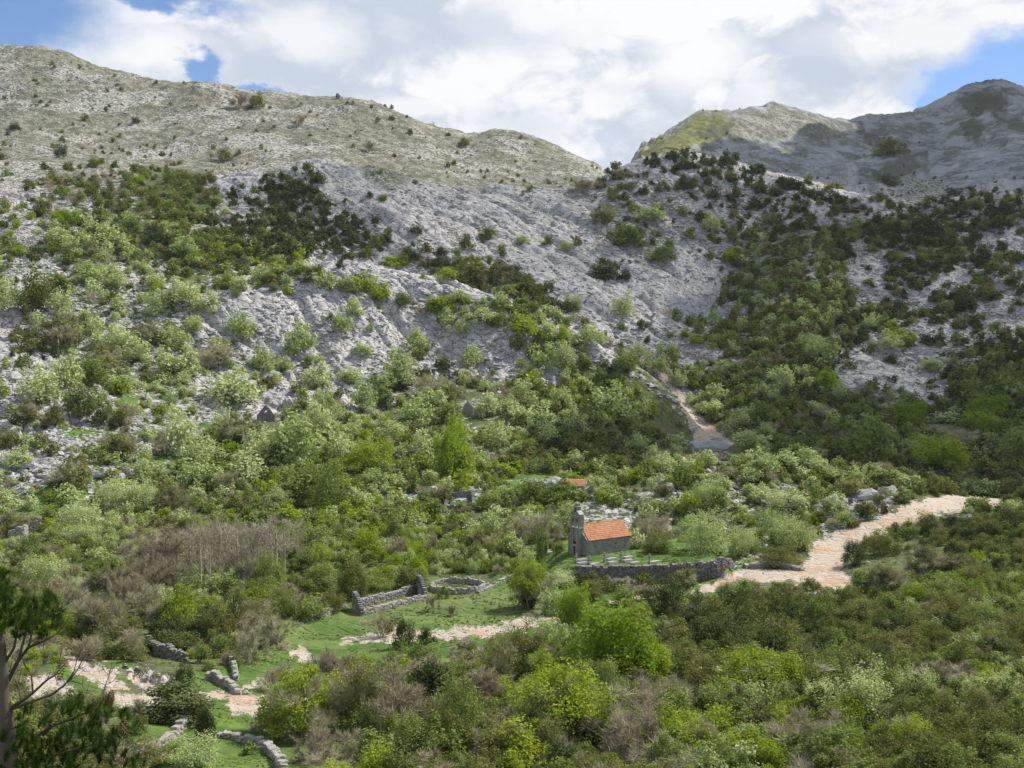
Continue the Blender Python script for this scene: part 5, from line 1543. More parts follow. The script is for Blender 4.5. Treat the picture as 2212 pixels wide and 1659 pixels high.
# rectangular ruin, four walls of one building
FL, BL, FR, BR = uv(783, 1330), uv(765, 1316), uv(921, 1294), uv(902, 1279)
z0 = height(*FL)
ruin = thing('roofless_ruin', 'roofless rectangular stone ruin with higher gable ends, left of the round enclosure', 'ruin', (FL[0], FL[1], z0))
for (nm, a, b, tp, s_) in [('gable_wall', BL, FL, prof((0, 2.9), (.35, 2.9), (.6, 2.1), (1, 1.1)), 4), ('front_wall', FL, FR, prof((0, 1.0), (.5, .9), (1, .8)), 5),
                           ('gable_wall', FR, BR, prof((0, 1.0), (.4, 2.2), (.7, 3.3), (1, 2.8)), 6), ('back_wall', BR, BL, prof((0, 1.5), (.5, 1.2), (1, 1.5)), 7)]:
    w_ = thing(nm, '', '', (0, 0, 0)); del w_['label']; del w_['category']
    w_.parent = ruin
    # the wall part carries its own stones; positions are relative to the ruin
    w_.location = (a[0] - FL[0], a[1] - FL[1], height(*a) - z0)
    bpy.context.view_layer.update()

    class _P:  # world position holder for wall()
        pass
    import types
    rng_ = np.random.default_rng(s_)
    A_, B_ = Vector((*a, 0)), Vector((*b, 0))
    tot = (B_ - A_).length; ang_ = math.atan2(B_.y - A_.y, B_.x - A_.x)
    ga, gb = height(*a), height(*b)
    items = []
    Hc, L_ = 0.24, 0.42
    for c in range(14):
        s__ = rng_.uniform(0, .4) * L_
        zc_ = -0.25 + (c + .5) * Hc
        while s__ < tot:
            l = L_ * rng_.uniform(.7, 1.4); f = min((s__ + l / 2) / tot, 1)
            hh_ = tp(f) + rng_.uniform(-.5, .5) * Hc
            if zc_ <= hh_:
                q = A_ + (B_ - A_) * f
                items.append(((q.x - a[0] + rng_.normal(0, .03), q.y - a[1] + rng_.normal(0, .03), (gb - ga) * f + zc_), (l * 1.03, .6 * rng_.uniform(.9, 1.15), Hc * rng_.uniform(.9, 1.35)), ang_ + rng_.normal(0, .05), zc_ - hh_))
            s__ += l
    items.sort(key=lambda q: -q[3])
    for (loc, sz, rz, _) in items[:75]:
        o = link('stone', ST['d' if nm == 'gable_wall' else 'w'][int(rng_.integers(0, 6))], parent=w_)
        o.location = loc; o.scale = sz; o.rotation_euler = (0, 0, rz)
    if len(items) > 75:
        joined('stonework', [q[:3] for q in items[75:]], 'w', M_WALL, w_)

# field walls and smaller remains
W = [
    ('field_wall', 'short dry-stone field wall at the far left edge of the meadow', [(652, 1342), (690, 1335), (728, 1320), (745, 1312)], prof((0, .5), (.6, 1.1), (1, .7)), .6, 'w', 120),
    ('field_wall', 'tumbled stone wall climbing right from the round enclosure', [(1030, 1282), (1062, 1268), (1095, 1252), (1120, 1240)], prof((0, .3), (.5, .45), (1, .4)), .7, 'w', 110),
    ('curved_wall', 'curved dry-stone wall stub behind the grey scree pile', [(320, 1398), (340, 1415), (375, 1425), (405, 1430)], prof((0, 1.5), (.3, 1.2), (.7, 1.7), (1, 1.3)), .7, 'd', 120),
    ('wall_stub', 'low stone wall stub left of the rubble clearing', [(440, 1468), (465, 1472), (500, 1490), (515, 1502)], prof((0, .9), (.6, 1.1), (1, .5)), .6, 'w', 90),
    ('wall_stub', 'narrow upright stone wall stub behind the rubble clearing', [(497, 1430), (506, 1450), (510, 1470)], prof((0, 1.1), (1, .6)), .55, 'w', 50),
    ('low_wall', 'long low stone wall bending down to the bottom edge', [(470, 1592), (500, 1596), (545, 1604), (575, 1618), (598, 1645), (612, 1672)], prof((0, .5), (.5, .7), (1, .8)), .65, 'w', 200),
    ('slanting_wall', 'slanting stone wall top running below the ivy-covered ruin', [(345, 1612), (385, 1585), (410, 1556), (430, 1540)], prof((0, .4), (.5, 1.0), (1, 1.5)), .6, 'w', 280),
    ('tumbled_wall', 'line of tumbled white stones beside the foreground pine', [(250, 1640), (290, 1622), (340, 1612)], prof((0, .4), (1, .4)), .7, 'w', 50),
    ('slope_wall', 'stone terrace wall rising across the left slope', [(240, 948), (262, 925), (290, 905), (330, 893)], prof((0, 1.0), (1, 1.0)), .9, 'w', 80),
    ('slope_wall', 'straight terrace wall below the ruined gable', [(385, 948), (430, 936), (480, 928)], prof((0, .9), (1, .9)), .8, 'w', 60),
    ('slope_wall', 'small curved terrace wall right of the big bright green tree', [(1020, 950), (1036, 940), (1060, 936)], prof((0, 1.0), (1, .9)), .8, 'w', 40),
    ('slope_wall', 'dark terrace wall right of the collapsed house', [(1075, 912), (1105, 912), (1130, 918)], prof((0, 1.2), (1, 1.3)), .8, 'd', 60),
    ('roadside_wall', 'broken pale stone bank left of the gravel road bend', [(1608, 1228), (1650, 1226), (1690, 1228), (1735, 1232)], prof((0, .7), (.5, 1.2), (1, .6)), 1.0, 'w', 150),
    ('wall_end', 'short stone wall end right of the yellow-green spreading tree', [(716, 1470), (728, 1478), (736, 1495)], prof((0, .8), (1, .9)), .6, 'w', 40),
]
for i, (nm, lb, pth, tp, th_, kk, lim) in enumerate(W):
    d_ = place(*pth[0]).y
    big_ = max(1.0, d_ / 240)
    wall(nm, lb, 'stone wall', [uv(*q) for q in pth], tp, th_, 0.34 * big_, 0.2 * big_, kk, 295, seed=20 + i)

# two standing stubs at the left edge
for (pth, hgt_, lb, s_) in [([(18, 1168), (50, 1172), (58, 1160)], prof((0, 1.8), (.5, 3.0), (1, 2.4)), 'broad broken stone wall standing at the left edge, peaked in the middle', 41),
                            ([(58, 1150), (88, 1148)], prof((0, 2.9), (1, 3.1)), 'square upright stone wall stub behind the peaked one', 42)]:
    wall('standing_wall', lb, 'ruin', [uv(*q) for q in pth], hgt_, .6, .42, .24, 'w', 200, seed=s_)
# small pen with open middle
pq = [uv(962, 1098), uv(1022, 1096), uv(1020, 1078), uv(968, 1080)]
wall('square_pen', 'small square stone pen among brambles above the bright thicket', 'stone pen', pq + [pq[0]], prof((0, .9), (.25, .9), (.5, 2.0), (.8, 1.9), (1, 1.0)), .5, .5, .26, 'd', 200, seed=44)


# ------------------------------------------------------------------ gabled ruins on the slope
def gable_house(name, label, pu, pv, width, wall_h, gable_h, rz, depth, kind_, seed, hole=True):
    p = place(pu, pv)
    t = thing(name, label, 'ruin', p, rz)
    rng = np.random.default_rng(seed)
    Hc, L_ = 0.34, 0.62
    items = []
    for c in range(int((gable_h + .6) / Hc)):
        z = -0.6 + (c + .5) * Hc
        half = width / 2 if z < wall_h else width / 2 * (1 - (z - wall_h) / (gable_h - wall_h + .01))
        x = -half
        while x < half - .15:
            l = min(L_ * rng.uniform(.7, 1.4), half - x)
            xm = x + l / 2
            if not (hole and abs(xm + .2) < .3 and abs(z - (wall_h + 1.2)) < .4):
                items.append(((xm, 0, z), (l * 1.03, .6, Hc * 1.1), rng.normal(0, .03)))
            x += l
    for (loc, sz, rz_) in items[:280]:
        o = link('stone', ST[kind_][int(rng.integers(0, 6))], parent=t); o.location = loc; o.scale = sz; o.rotation_euler = (0, 0, rz_)
    for sx in (-1, 1):
        its = []
        for c in range(int((wall_h + .5) / Hc)):
            y = 0.4
            while y < depth:
                l = L_ * rng.uniform(.7, 1.4)
                if rng.random() < 1 - 0.35 * (c * Hc > wall_h - .5):
                    its.append(((sx * (width / 2 - .3), y + l / 2, -.5 + (c + .5) * Hc), (l * 1.03, .55, Hc * 1.1), math.pi / 2))
                y += l
        joined('side_wall', its, kind_, ST[kind_][0].materials[0], t)
    return t


gable_house('ruined_gable', 'ruined grey stone gable wall with one small window hole, among pale shrubs', 575, 908, 6.2, 1.6, 5.2, math.radians(-8), 6.5, 'd', 51)
gable_house('collapsed_house', 'collapsed stone house with a stepped broken gable, half hidden by pale trees', 1012, 896, 6.4, 2.6, 5.0, math.radians(-50), 6.0, 'w', 52, False)

# ------------------------------------------------------------------ chapel
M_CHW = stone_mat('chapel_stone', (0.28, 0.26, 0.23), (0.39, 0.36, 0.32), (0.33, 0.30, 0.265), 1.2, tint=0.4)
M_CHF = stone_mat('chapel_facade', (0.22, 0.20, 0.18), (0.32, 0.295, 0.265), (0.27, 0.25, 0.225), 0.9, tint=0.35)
M_PALEST = stone_mat('pale_coping', (0.40, 0.38, 0.35), (0.50, 0.48, 0.45), (0.5, 0.48, 0.45), 2.0)
M_TILE = stone_mat('roof_tile', (0.38, 0.15, 0.065), (0.50, 0.225, 0.105), (0.58, 0.31, 0.17), 1.6, tint=0.35, patch=(0.22, 0.13, 0.095))


def plain(name, col, rough=.7):
    mt, N, out = new_mat(name)
    n = N.noise(N.n('ShaderNodeNewGeometry').outputs['Position'], 5.0, 3, .6)
    diffuse_out(N, out, N.mix(n, tuple(c * .8 for c in col), tuple(min(1, c * 1.15) for c in col)), None, rough)
    return mt


M_DOOR = plain('door_paint', (0.13, 0.035, 0.022)); M_HOLE = plain('dark_opening', (0.02, 0.02, 0.02)); M_BRONZE = plain('bronze', (0.16, 0.12, 0.05), .45)

pb = place(1267, 1203)
zb = pb.z - 0.1
CH_W, CH_L, CH_H, CH_R = 5.7, 11.0, 3.3, 5.75
rzc = math.radians(35)
# local frame: origin at the near corner of the facade, +x along the long side, +y away across the facade
chapel = thing('chapel', 'small grey stone chapel with orange tiled roof and tall bell gable', 'chapel', (pb.x, pb.y, zb), rzc)
chapel.scale = (.965, .965, .965)


def wall_blocks(name, x0, x1, z0_, z1_, y, th_, mat, parent, top=None, holes=(), seed=1, Lb=0.55, Hb=0.30, axis='x'):
    """squared masonry, joints recessed: blocks proud of a backing slab"""
    rng = np.random.default_rng(seed)
    mb = MB()
    nz = int(round((z1_ - z0_) / Hb)); Hb = (z1_ - z0_) / nz
    for c in range(nz):
        z = z0_ + c * Hb
        x = x0
        while x < x1 - 1e-3:
            l = Lb * rng.uniform(.6, 1.4)
            if x1 - x - l < .2: l = x1 - x
            xm, zm = x + l / 2, z + Hb / 2
            ok = all(not (h[0] < xm < h[1] and h[2] < zm < h[3]) for h in holes)
            if top and zm > top(xm): ok = False
            if ok:
                pr = rng.uniform(0.0, 0.035)
                a = (x + .012, x + l - .012)
                if axis == 'x': mb.box(a[0], a[1], y - pr, y + th_, z + .012, z + Hb - .012)
                else: mb.box(y - pr, y + th_, a[0], a[1], z + .012, z + Hb - .012)
            x += l
    o = link(name, mb.mesh(name, mat), parent=parent, kind='stuff')
    return o


gable_top = lambda y: CH_H + (CH_R - CH_H) * (1 - abs(y - CH_W / 2) / (CH_W / 2))
# shell: long walls and gables
mb = MB(); mb.box(0.05, CH_L - .05, 0.05, 0.5, -.8, CH_H - .02)
sw = link('side_wall', mb.mesh('side_wall', M_CHW), parent=chapel)
wall_blocks('masonry', 0.0, CH_L, -.8, CH_H - .05, 0.0, .06, M_CHW, sw, holes=[(7.1, 7.45, 1.5, 2.3)], seed=3)
mb = MB(); mb.box(7.16, 7.40, -0.012, .055, 1.5, 2.3); link('slot_window', mb.mesh('slot_window', M_HOLE), parent=sw)
mb = MB(); mb.box(0.05, CH_L - .05, CH_W - .5, CH_W - .05, -.8, CH_H - .02)
link('side_wall', mb.mesh('rear_side_wall', M_CHW), parent=chapel)


def gable(x0, x1, nm, mat):
    mb = MB()
    y0, y1 = 0.02, CH_W - .02
    pol = [(y0, -.8), (y1, -.8), (y1, CH_H), (CH_W / 2, CH_R - .05), (y0, CH_H)]
    n = 5
    co = [(x0, y, z) for y, z in pol] + [(x1, y, z) for y, z in pol]
    mb.add(co, [tuple(range(n)), tuple(range(2 * n - 1, n - 1, -1))] + [(i, i + n, (i + 1) % n + n, (i + 1) % n) for i in range(n)])
    return link(nm, mb.mesh(nm, mat), parent=chapel)


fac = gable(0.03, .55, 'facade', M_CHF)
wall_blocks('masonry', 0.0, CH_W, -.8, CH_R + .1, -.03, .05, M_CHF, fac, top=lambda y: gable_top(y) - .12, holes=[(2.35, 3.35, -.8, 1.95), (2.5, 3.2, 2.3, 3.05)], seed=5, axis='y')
gable(CH_L - .55, CH_L - .03, 'rear_gable', M_CHW)
# door with frame and lunette
ym = CH_W / 2
mb = MB(); mb.box(-.62, -.5, ym - .42, ym + .42, -.1, 1.9)
dr = link('door', mb.mesh('door', M_DOOR), parent=chapel)
mb = MB()
for y in (ym - .58, ym + .42): mb.box(-.74, -.49, y, y + .16, -.15, 1.9)
mb.box(-.76, -.49, ym - .66, ym + .66, 1.9, 2.12)
link('door_frame', mb.mesh('door_frame', M_PALEST), parent=dr)
for k_ in (-1, 1):
    mb = MB(); mb.box(-.635, -.618, ym + k_ * .2 - .15, ym + k_ * .2 + .15, .15, 1.7); link('door_panel', mb.mesh('door_panel', M_DOOR), parent=dr)
mb = MB()
pol = [(ym + .34 * math.cos(a), 2.35 + .42 * math.sin(a)) for a in np.linspace(0, math.pi, 9)]
co = [(-.66, y, z) for y, z in pol] + [(-.60, y, z) for y, z in pol]; n = 9
mb.add(co, [tuple(range(n)), tuple(range(2 * n - 1, n - 1, -1))] + [(i, i + n, (i + 1) % n + n, (i + 1) % n) for i in range(n)])
link('lunette', mb.mesh('lunette', M_HOLE), parent=chapel)

# bell gable: stands proud of the facade, three stages with sloping shoulders
TW = 1.42
bg_ = link('bell_gable', None, parent=chapel) if False else bpy.data.objects.new('bell_gable', None)
COL.objects.link(bg_); bg_.parent = chapel


def part(nm, mat, *boxes):
    mb = MB()
    for b in boxes: mb.box(*b)
    return link(nm, mb.mesh(nm, mat), parent=bg_)


yl, yr = ym - TW, ym + TW
# lower stage: two pilasters and a recessed bay between them
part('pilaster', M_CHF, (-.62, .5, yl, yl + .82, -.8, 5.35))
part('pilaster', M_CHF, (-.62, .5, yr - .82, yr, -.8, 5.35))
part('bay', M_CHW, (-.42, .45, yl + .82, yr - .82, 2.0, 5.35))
for yy in (yl + .74, yr - .86):
    part('pale_strip', M_PALEST, (-.645, -.60, yy, yy + .12, 2.2, 5.3))
part('cornice', M_PALEST, (-.72, .58, yl - .08, yr + .08, 5.35, 5.5))
# belfry stage with two openings
part('pier', M_CHF, (-.58, .48, yl + .04, yl + .50, 5.5, 7.6)); part('pier', M_CHF, (-.58, .48, yr - .50, yr - .04, 5.5, 7.6))
part('pier', M_CHW, (-.56, .46, ym - .2, ym + .2, 5.5, 7.6))
part('arch_head', M_CHF, (-.57, .47, yl + .50, ym - .2, 7.1, 7.6), (-.57, .47, ym + .2, yr - .50, 7.1, 7.6))


def bell(y, z, s):
    mb = MB()
    prf = [(0.03, .42), (.12, .40), (.16, .25), (.19, .1), (.27, 0)]
    k = 12
    co = [(r * s * math.cos(6.2832 * j / k), r * s * math.sin(6.2832 * j / k), h * s) for r, h in prf for j in range(k)]
    mb.add(co, [(i * k + j, i * k + (j + 1) % k, (i + 1) * k + (j + 1) % k, (i + 1) * k + j) for i in range(len(prf) - 1) for j in range(k)])
    mb.tube([(0, 0, -.05 * s), (0, 0, .5 * s)], [.03, .02], 5)
    o = link('bell', mb.mesh('bell', M_BRONZE, True), parent=bg_); o.location = (-.05, y, z)


bell((yl + .5 + ym - .2) / 2, 6.45, 1.1); bell((yr - .5 + ym + .2) / 2, 6.45, 1.1)
part('cornice', M_PALEST, (-.68, .56, yl - .02, yr + .02, 7.6, 7.72))
# shoulders that slope up to the narrow top stage
for sgn in (-1, 1):
    mb = MB()
    yo, yi = ym + sgn * (TW - .04), ym + sgn * .62
    pol = [(yo, 7.72), (yi, 7.72), (yi, 8.55), (yo, 7.95)]
    if sgn > 0: pol = pol[::-1]
    co = [(-.5, y, z) for y, z in pol] + [(.4, y, z) for y, z in pol]
    mb.add(co, [(0, 1, 2, 3), (7, 6, 5, 4)] + [(i, i + 4, (i + 1) % 4 + 4, (i + 1) % 4) for i in range(4)])
    link('shoulder', mb.mesh('shoulder', M_CHF), parent=bg_)
    mb = MB()
    pol = [(yo + sgn * .1, 7.93), (yi, 8.56), (yi, 8.68), (yo + sgn * .1, 8.05)]
    co = [(-.62, y, z) for y, z in pol] + [(.5, y, z) for y, z in pol]
    mb.add(co, [(0, 1, 2, 3), (7, 6, 5, 4)] + [(i, i + 4, (i + 1) % 4 + 4, (i + 1) % 4) for i in range(4)])
    link('shoulder_coping', mb.mesh('shoulder_coping', M_PALEST), parent=bg_)
part('top_pier', M_CHF, (-.48, .40, ym - .60, ym - .26, 7.72, 9.35)); part('top_pier', M_CHF, (-.48, .40, ym + .26, ym + .60, 7.72, 9.35))
part('top_arch', M_CHF, (-.47, .39, ym - .26, ym + .26, 7.72, 8.35), (-.47, .39, ym - .26, ym + .26, 9.1, 9.35))
part('cornice', M_PALEST, (-.56, .48, ym - .68, ym + .68, 9.35, 9.47))
part('top_block', M_CHF, (-.40, .32, ym - .42, ym + .42, 9.47, 9.95))
part('capstone', M_PALEST, (-.5, .42, ym - .5, ym + .5, 9.95, 10.12), (-.3, .22, ym - .3, ym + .3, 10.12, 10.27))
bell(ym, 8.55, .9)

# roof: tiles laid in courses
slope = math.hypot(CH_W / 2 + .25, (CH_R - CH_H) * (CH_W / 2 + .25) / (CH_W / 2))
pitch = math.atan2(CH_R - CH_H, CH_W / 2)
roof = bpy.data.objects.new('roof', None); COL.objects.link(roof); roof.parent = chapel
mb = MB()
for sgn in (-1, 1):
    yo = CH_W / 2 + sgn * (CH_W / 2 + .2); zo = CH_H - .2 * math.tan(pitch)
    a = [(0.45, yo, zo), (CH_L + .15, yo, zo), (CH_L + .15, CH_W / 2, CH_R), (0.45, CH_W / 2, CH_R)]
    b = [(x, y, z + .08) for x, y, z in a]
    mb.add(a + b, [(0, 3, 2, 1), (4, 5, 6, 7), (0, 1, 5, 4), (1, 2, 6, 5), (2, 3, 7, 6), (3, 0, 4, 7)])
link('roof_deck', mb.mesh('roof_deck', M_CHW), parent=roof)


def tile_mesh(seed):
    rng = np.random.default_rng(seed)
    mb = MB()
    k = 6
    pr = [(-.5 + i / k, .055 * math.sin(math.pi * i / k) + .0) for i in range(k + 1)]
    co = []
    for yy, zz in ((0, 0.035), (1, -.005)):
        co += [(x, yy, z + zz) for x, z in pr]
    co += [(x, 0, z + .0) for x, z in pr]
    n = k + 1
    mb.add(co, [(i, i + 1, n + i + 1, n + i) for i in range(k)] + [(2 * n + i, 2 * n + i + 1, i + 1, i) for i in range(k)])
    return mb.mesh('roof_tile_%d' % seed, M_TILE)


TM = [tile_mesh(i) for i in range(3)]
ncol, nrow = 28, 9
xs0, xs1 = 0.40, CH_L + .2
tw_, tl = (xs1 - xs0) / ncol, slope / nrow
rngt = np.random.default_rng(9)
back_items = MB()
for sgn in (-1, 1):
    for r_ in range(nrow):
        for c_ in range(ncol):
            f0 = r_ / nrow
            yo = CH_W / 2 + sgn * (CH_W / 2 + .28); zo = CH_H - .28 * math.tan(pitch) + .09
            y = yo + (CH_W / 2 - yo) * f0; z = zo + (CH_R + .09 - zo) * f0
            x = xs0 + (c_ + .5) * tw_ + rngt.normal(0, .012)
            if sgn < 0:
                o = link('roof_tile', TM[int(rngt.integers(0, 3))], parent=roof)
                o.location = (x, y, z + rngt.uniform(0, .012)); o.scale = (tw_ * 1.02, tl * 1.12, 1)
                o.rotation_euler = (pitch, 0, rngt.normal(0, .012))
            else:
                mat_ = Matrix.Translation((x, y, z)) @ Matrix.Rotation(math.pi, 4, 'Z') @ Matrix.Rotation(pitch, 4, 'X') @ Matrix.Diagonal((tw_ * 1.02, tl * 1.12, 1, 1))
                back_items.add([mat_ @ v.co for v in TM[0].vertices], [tuple(p.vertices) for p in TM[0].polygons])
link('rear_tiles', back_items.mesh('rear_tiles', M_TILE), parent=roof, kind='stuff')
mb = MB(); mb.tube([(.42, CH_W / 2, CH_R + .12), (CH_L + .2, CH_W / 2, CH_R + .12)], [.11, .11], 8)
link('ridge_tiles', mb.mesh('ridge_tiles', M_TILE), parent=roof)
mb = MB()
mb.box(CH_L - .1, CH_L + .12, -.26, .1, CH_H - .30, CH_H - .12)
link('eave_stone', mb.mesh('eave_stone', M_PALEST), parent=roof)

# hidden house behind the bright thicket
ph = place(1243, 1056)
hz = ph.z
ph.z -= 1.1
hs_ = thing('small_house', 'half-hidden small house with reddish tiled roof behind the lime thicket', 'house', ph, math.radians(-28))
mb = MB(); mb.box(-3.2, 3.2, -2, 2, -1, 2.3); link('wall', mb.mesh('house_wall', M_WALL), parent=hs_)
mb = MB(); mb.prism([(0, 0), (0, 0), (0, 0)], 0, 0) if False else None
pol = [(-2.0, 2.3), (2.0, 2.3), (0, 3.5)]
mb = MB(); co = [(-3.2, y, z) for y, z in pol] + [(3.2, y, z) for y, z in pol]
mb.add(co, [(0, 1, 2), (5, 4, 3), (0, 3, 4, 1), (1, 4, 5, 2), (2, 5, 3, 0)]); link('gable', mb.mesh('house_gable', M_WALL), parent=hs_)
rf = bpy.data.objects.new('roof', None); COL.objects.link(rf); rf.parent = hs_
for sgn in (-1, 1):
    for r_ in range(6):
        f0, f1_ = r_ / 6, (r_ + 1.15) / 6
        ya, za = sgn * 2.35 * (1 - f0), 2.12 + 1.42 * f0
        yb_, zb_ = sgn * 2.35 * (1 - min(f1_, 1)), 2.12 + 1.42 * min(f1_, 1)
        mb = MB()
        co = [(-3.4, ya, za + .06), (3.4, ya, za + .06), (3.4, yb_, zb_), (-3.4, yb_, zb_), (-3.4, ya, za), (3.4, ya, za), (3.4, yb_, zb_ - .05), (-3.4, yb_, zb_ - .05)]
        mb.add(co, [(0, 1, 2, 3), (7, 6, 5, 4), (0, 4, 5, 1), (1, 5, 6, 2), (2, 6, 7, 3), (3, 7, 4, 0)])
        link('tile_course', mb.mesh('tile_course', M_TILE), parent=rf)

# ------------------------------------------------------------------ graves
M_SLAB = stone_mat('grave_slab', (0.30, 0.285, 0.26), (0.38, 0.365, 0.34), (0.42, 0.40, 0.375), 2.0)
M_CROSS = stone_mat('grave_cross', (0.22, 0.22, 0.21), (0.32, 0.32, 0.30), (0.36, 0.35, 0.33), 2.5)


def crop6(x, y):
    return (2160 + x / 2.765) * .54, (2150 + y / 2.765) * .54


def slab(x0, y0, x1, lb, tiers=2, ln=2.2):
    u, v = crop6((x0 + x1) / 2, y0)
    p = place(u, v)
    t = thing('grave_slab', lb, 'grave', p, rzc + rngt.normal(0, .04), 'stone grave slabs before the chapel')
    z = -.15
    for k in range(tiers):
        mb = MB(); g = .1 * k
        hh_ = .22 if k < tiers - 1 else .16
        mb.box(-ln / 2 + g, ln / 2 - g, -.5 + g, .5 - g, z + .005 * k, z + hh_ + (.18 if k == 0 else 0))
        link(('plinth', 'ledger', 'cover')[k], mb.mesh('grave_tier', M_SLAB), parent=t)
        z += hh_ + (.18 if k == 0 else 0)
    return t


for a in [(405, 262, 520, 'grey ledger grave under the leftmost cross, nearer the chapel door'), (405, 298, 530, 'two-tier grave slab nearest the retaining wall, leftmost of the row'), (550, 296, 645, 'plain flat grave slab beside the second cross', 1),
          (735, 252, 840, 'grave slab beside the tall middle cross, chapel side'), (735, 290, 865, 'grave slab beside the tall middle cross, wall side'), (915, 232, 1030, 'upper of three slabs beside the tallest cross'),
          (915, 268, 1030, 'middle of three slabs beside the tallest cross'), (970, 294, 1118, 'long front slab of three beside the tallest cross'), (1228, 272, 1300, 'single short slab at the rightmost cross', 1),
          (75, 145, 150, 'pale grave slab left of the chapel facade', 1), (80, 165, 165, 'lower pale grave slab left of the chapel facade', 1)]:
    slab(a[0], a[1], a[2], a[3], a[4] if len(a) > 4 else 2)


def cross(x, yb_, hpx, lb):
    u, v = crop6(x, yb_)
    p = place(u, v)
    h_ = hpx / 2.765 * .54 * p.y / F_PX
    t = thing('grave_cross', lb, 'grave cross', p, rzc - math.pi / 2 + 0.35 + rngt.normal(0, .06), 'stone grave crosses before the chapel')
    mb = MB(); mb.box(-.24, .24, -.16, .16, -.15, .30 * h_); link('base', mb.mesh('cross_base', M_CROSS), parent=t)
    mb = MB()
    mb.box(-.13, .13, -.09, .09, .30 * h_, h_ * .94)
    mb.box(-.34, -.13, -.085, .085, .62 * h_, .76 * h_); mb.box(.13, .34, -.085, .085, .62 * h_, .76 * h_)
    k = 10
    pol = [(.17 * math.cos(6.2832 * j / k), h_ * .93 + .16 * math.sin(6.2832 * j / k)) for j in range(k)]
    mb.prism(pol, -.1, .1)
    link('cross', mb.mesh('cross', M_CROSS), parent=t)


for a in [(398, 285, 105, 'leftmost stone cross standing before the chapel door'), (543, 305, 105, 'short stone cross second from the left'), (713, 275, 112, 'middle stone cross of the five before the chapel'),
          (897, 275, 122, 'tallest stone cross beside three slabs'), (1210, 303, 125, 'rightmost stone cross standing alone in the grass'), (65, 150, 90, 'stone cross left of the chapel facade')]:
    cross(*a)

# ------------------------------------------------------------------ bigger outcrops
OC = [(1190, 1052, 75, 28, 'long pale limestone outcrop above the hidden house'), (1150, 1050, 40, 26, 'cleft pale limestone boulder left end of the long outcrop'), (965, 1040, 26, 16, 'white boulder heap right of the big bright green tree'),
      (1530, 975, 95, 42, 'large rounded grey rock at the foot of the slanting stony track'), (1385, 1078, 50, 26, 'white boulder cluster directly behind the chapel roof'), (1440, 1062, 44, 24, 'white boulders up and right of the chapel roof'),
      (1800, 1090, 60, 26, 'dark-fissured grey boulder left of the gravel road'), (1870, 1075, 70, 30, 'broad boulder above the gravel road cutting'), (1920, 1065, 50, 22, 'pale boulder near the far end of the gravel road'),
      (2000, 1240, 40, 20, 'mossy grey boulder among bushes right of the road'), (2120, 1225, 60, 28, 'white rubble boulder on the right edge slope'), (2090, 1125, 30, 18, 'small grey boulder right of the road end'),
      (620, 880, 34, 34, 'craggy outcrop behind the ruined gable'), (650, 900, 30, 24, 'grey rock right of the ruined gable'), (240, 1040, 80, 22, 'flat pale rock slab on the left grassy terrace'), (215, 1030, 50, 22, 'whitish rock slab beside the round olive shrub'),
      (307, 925, 26, 22, 'square white boulder at the top of the slope wall'), (1430, 1045, 40, 18, 'white stones on the crest behind the chapel'), (530, 1500, 20, 12, 'single pale boulder in the rubble clearing'),
      (2060, 1470, 60, 22, 'pale rocks in the lower right rubble slope'), (1950, 1455, 40, 12, 'flat white rock above the lower right rubble slope'), (1830, 1475, 26, 16, 'small white boulder left of the lower right rubble'),
      (1560, 1370, 30, 16, 'grey boulder among the dark evergreen bushes'), (1240, 1290, 30, 16, 'pale boulder below the retaining wall'), (1390, 870, 26, 16, 'white rocks below the boulder terrace'),
      (1345, 865, 30, 16, 'pale rocks above the large central pale shrub'), (1215, 840, 26, 14, 'pale rocks at the lower edge of the sloping slab'), (60, 1010, 40, 20, 'pale rocks at the left edge above the terrace')]
rk_meshes = [rock_mesh('outcrop_%d' % i, M_ROCK, 600 + i, 3, .75, .5) for i in range(6)]
for i, (u, v, w_, h_, lb) in enumerate(OC):
    p = place(u, v); s_ = p.y / F_PX
    o = link('limestone_boulder' if w_ < 45 else 'limestone_outcrop', rk_meshes[i % 6], label=lb, cat='rock', group='large pale rocks')
    o.location = (p.x, p.y, p.z + h_ * s_ * .22)
    o.scale = (w_ * s_, w_ * s_ * .7, h_ * s_ * 1.5)
    o.rotation_euler = (.1, -.15, -.3 + .25 * math.sin(i * 2.1))


# ------------------------------------------------------------------ foreground pine
def px(u, v, y):
    s, t = ray_st(u, v)
    return Vector((float(s) * y, y, float(t) * y))


pbz = height(px(2, 1659, 13).x, 13.0)
pine = thing('pine_tree', 'dark pine at the bottom left corner with open branches and brown cones', 'tree', (px(6, 1659, 13).x, 13.0, pbz))
po = pine.location.copy()
rngq = np.random.default_rng(4)


def pt(u, v, dy=0.0):
    return px(u, v, 13.0 + dy) - po


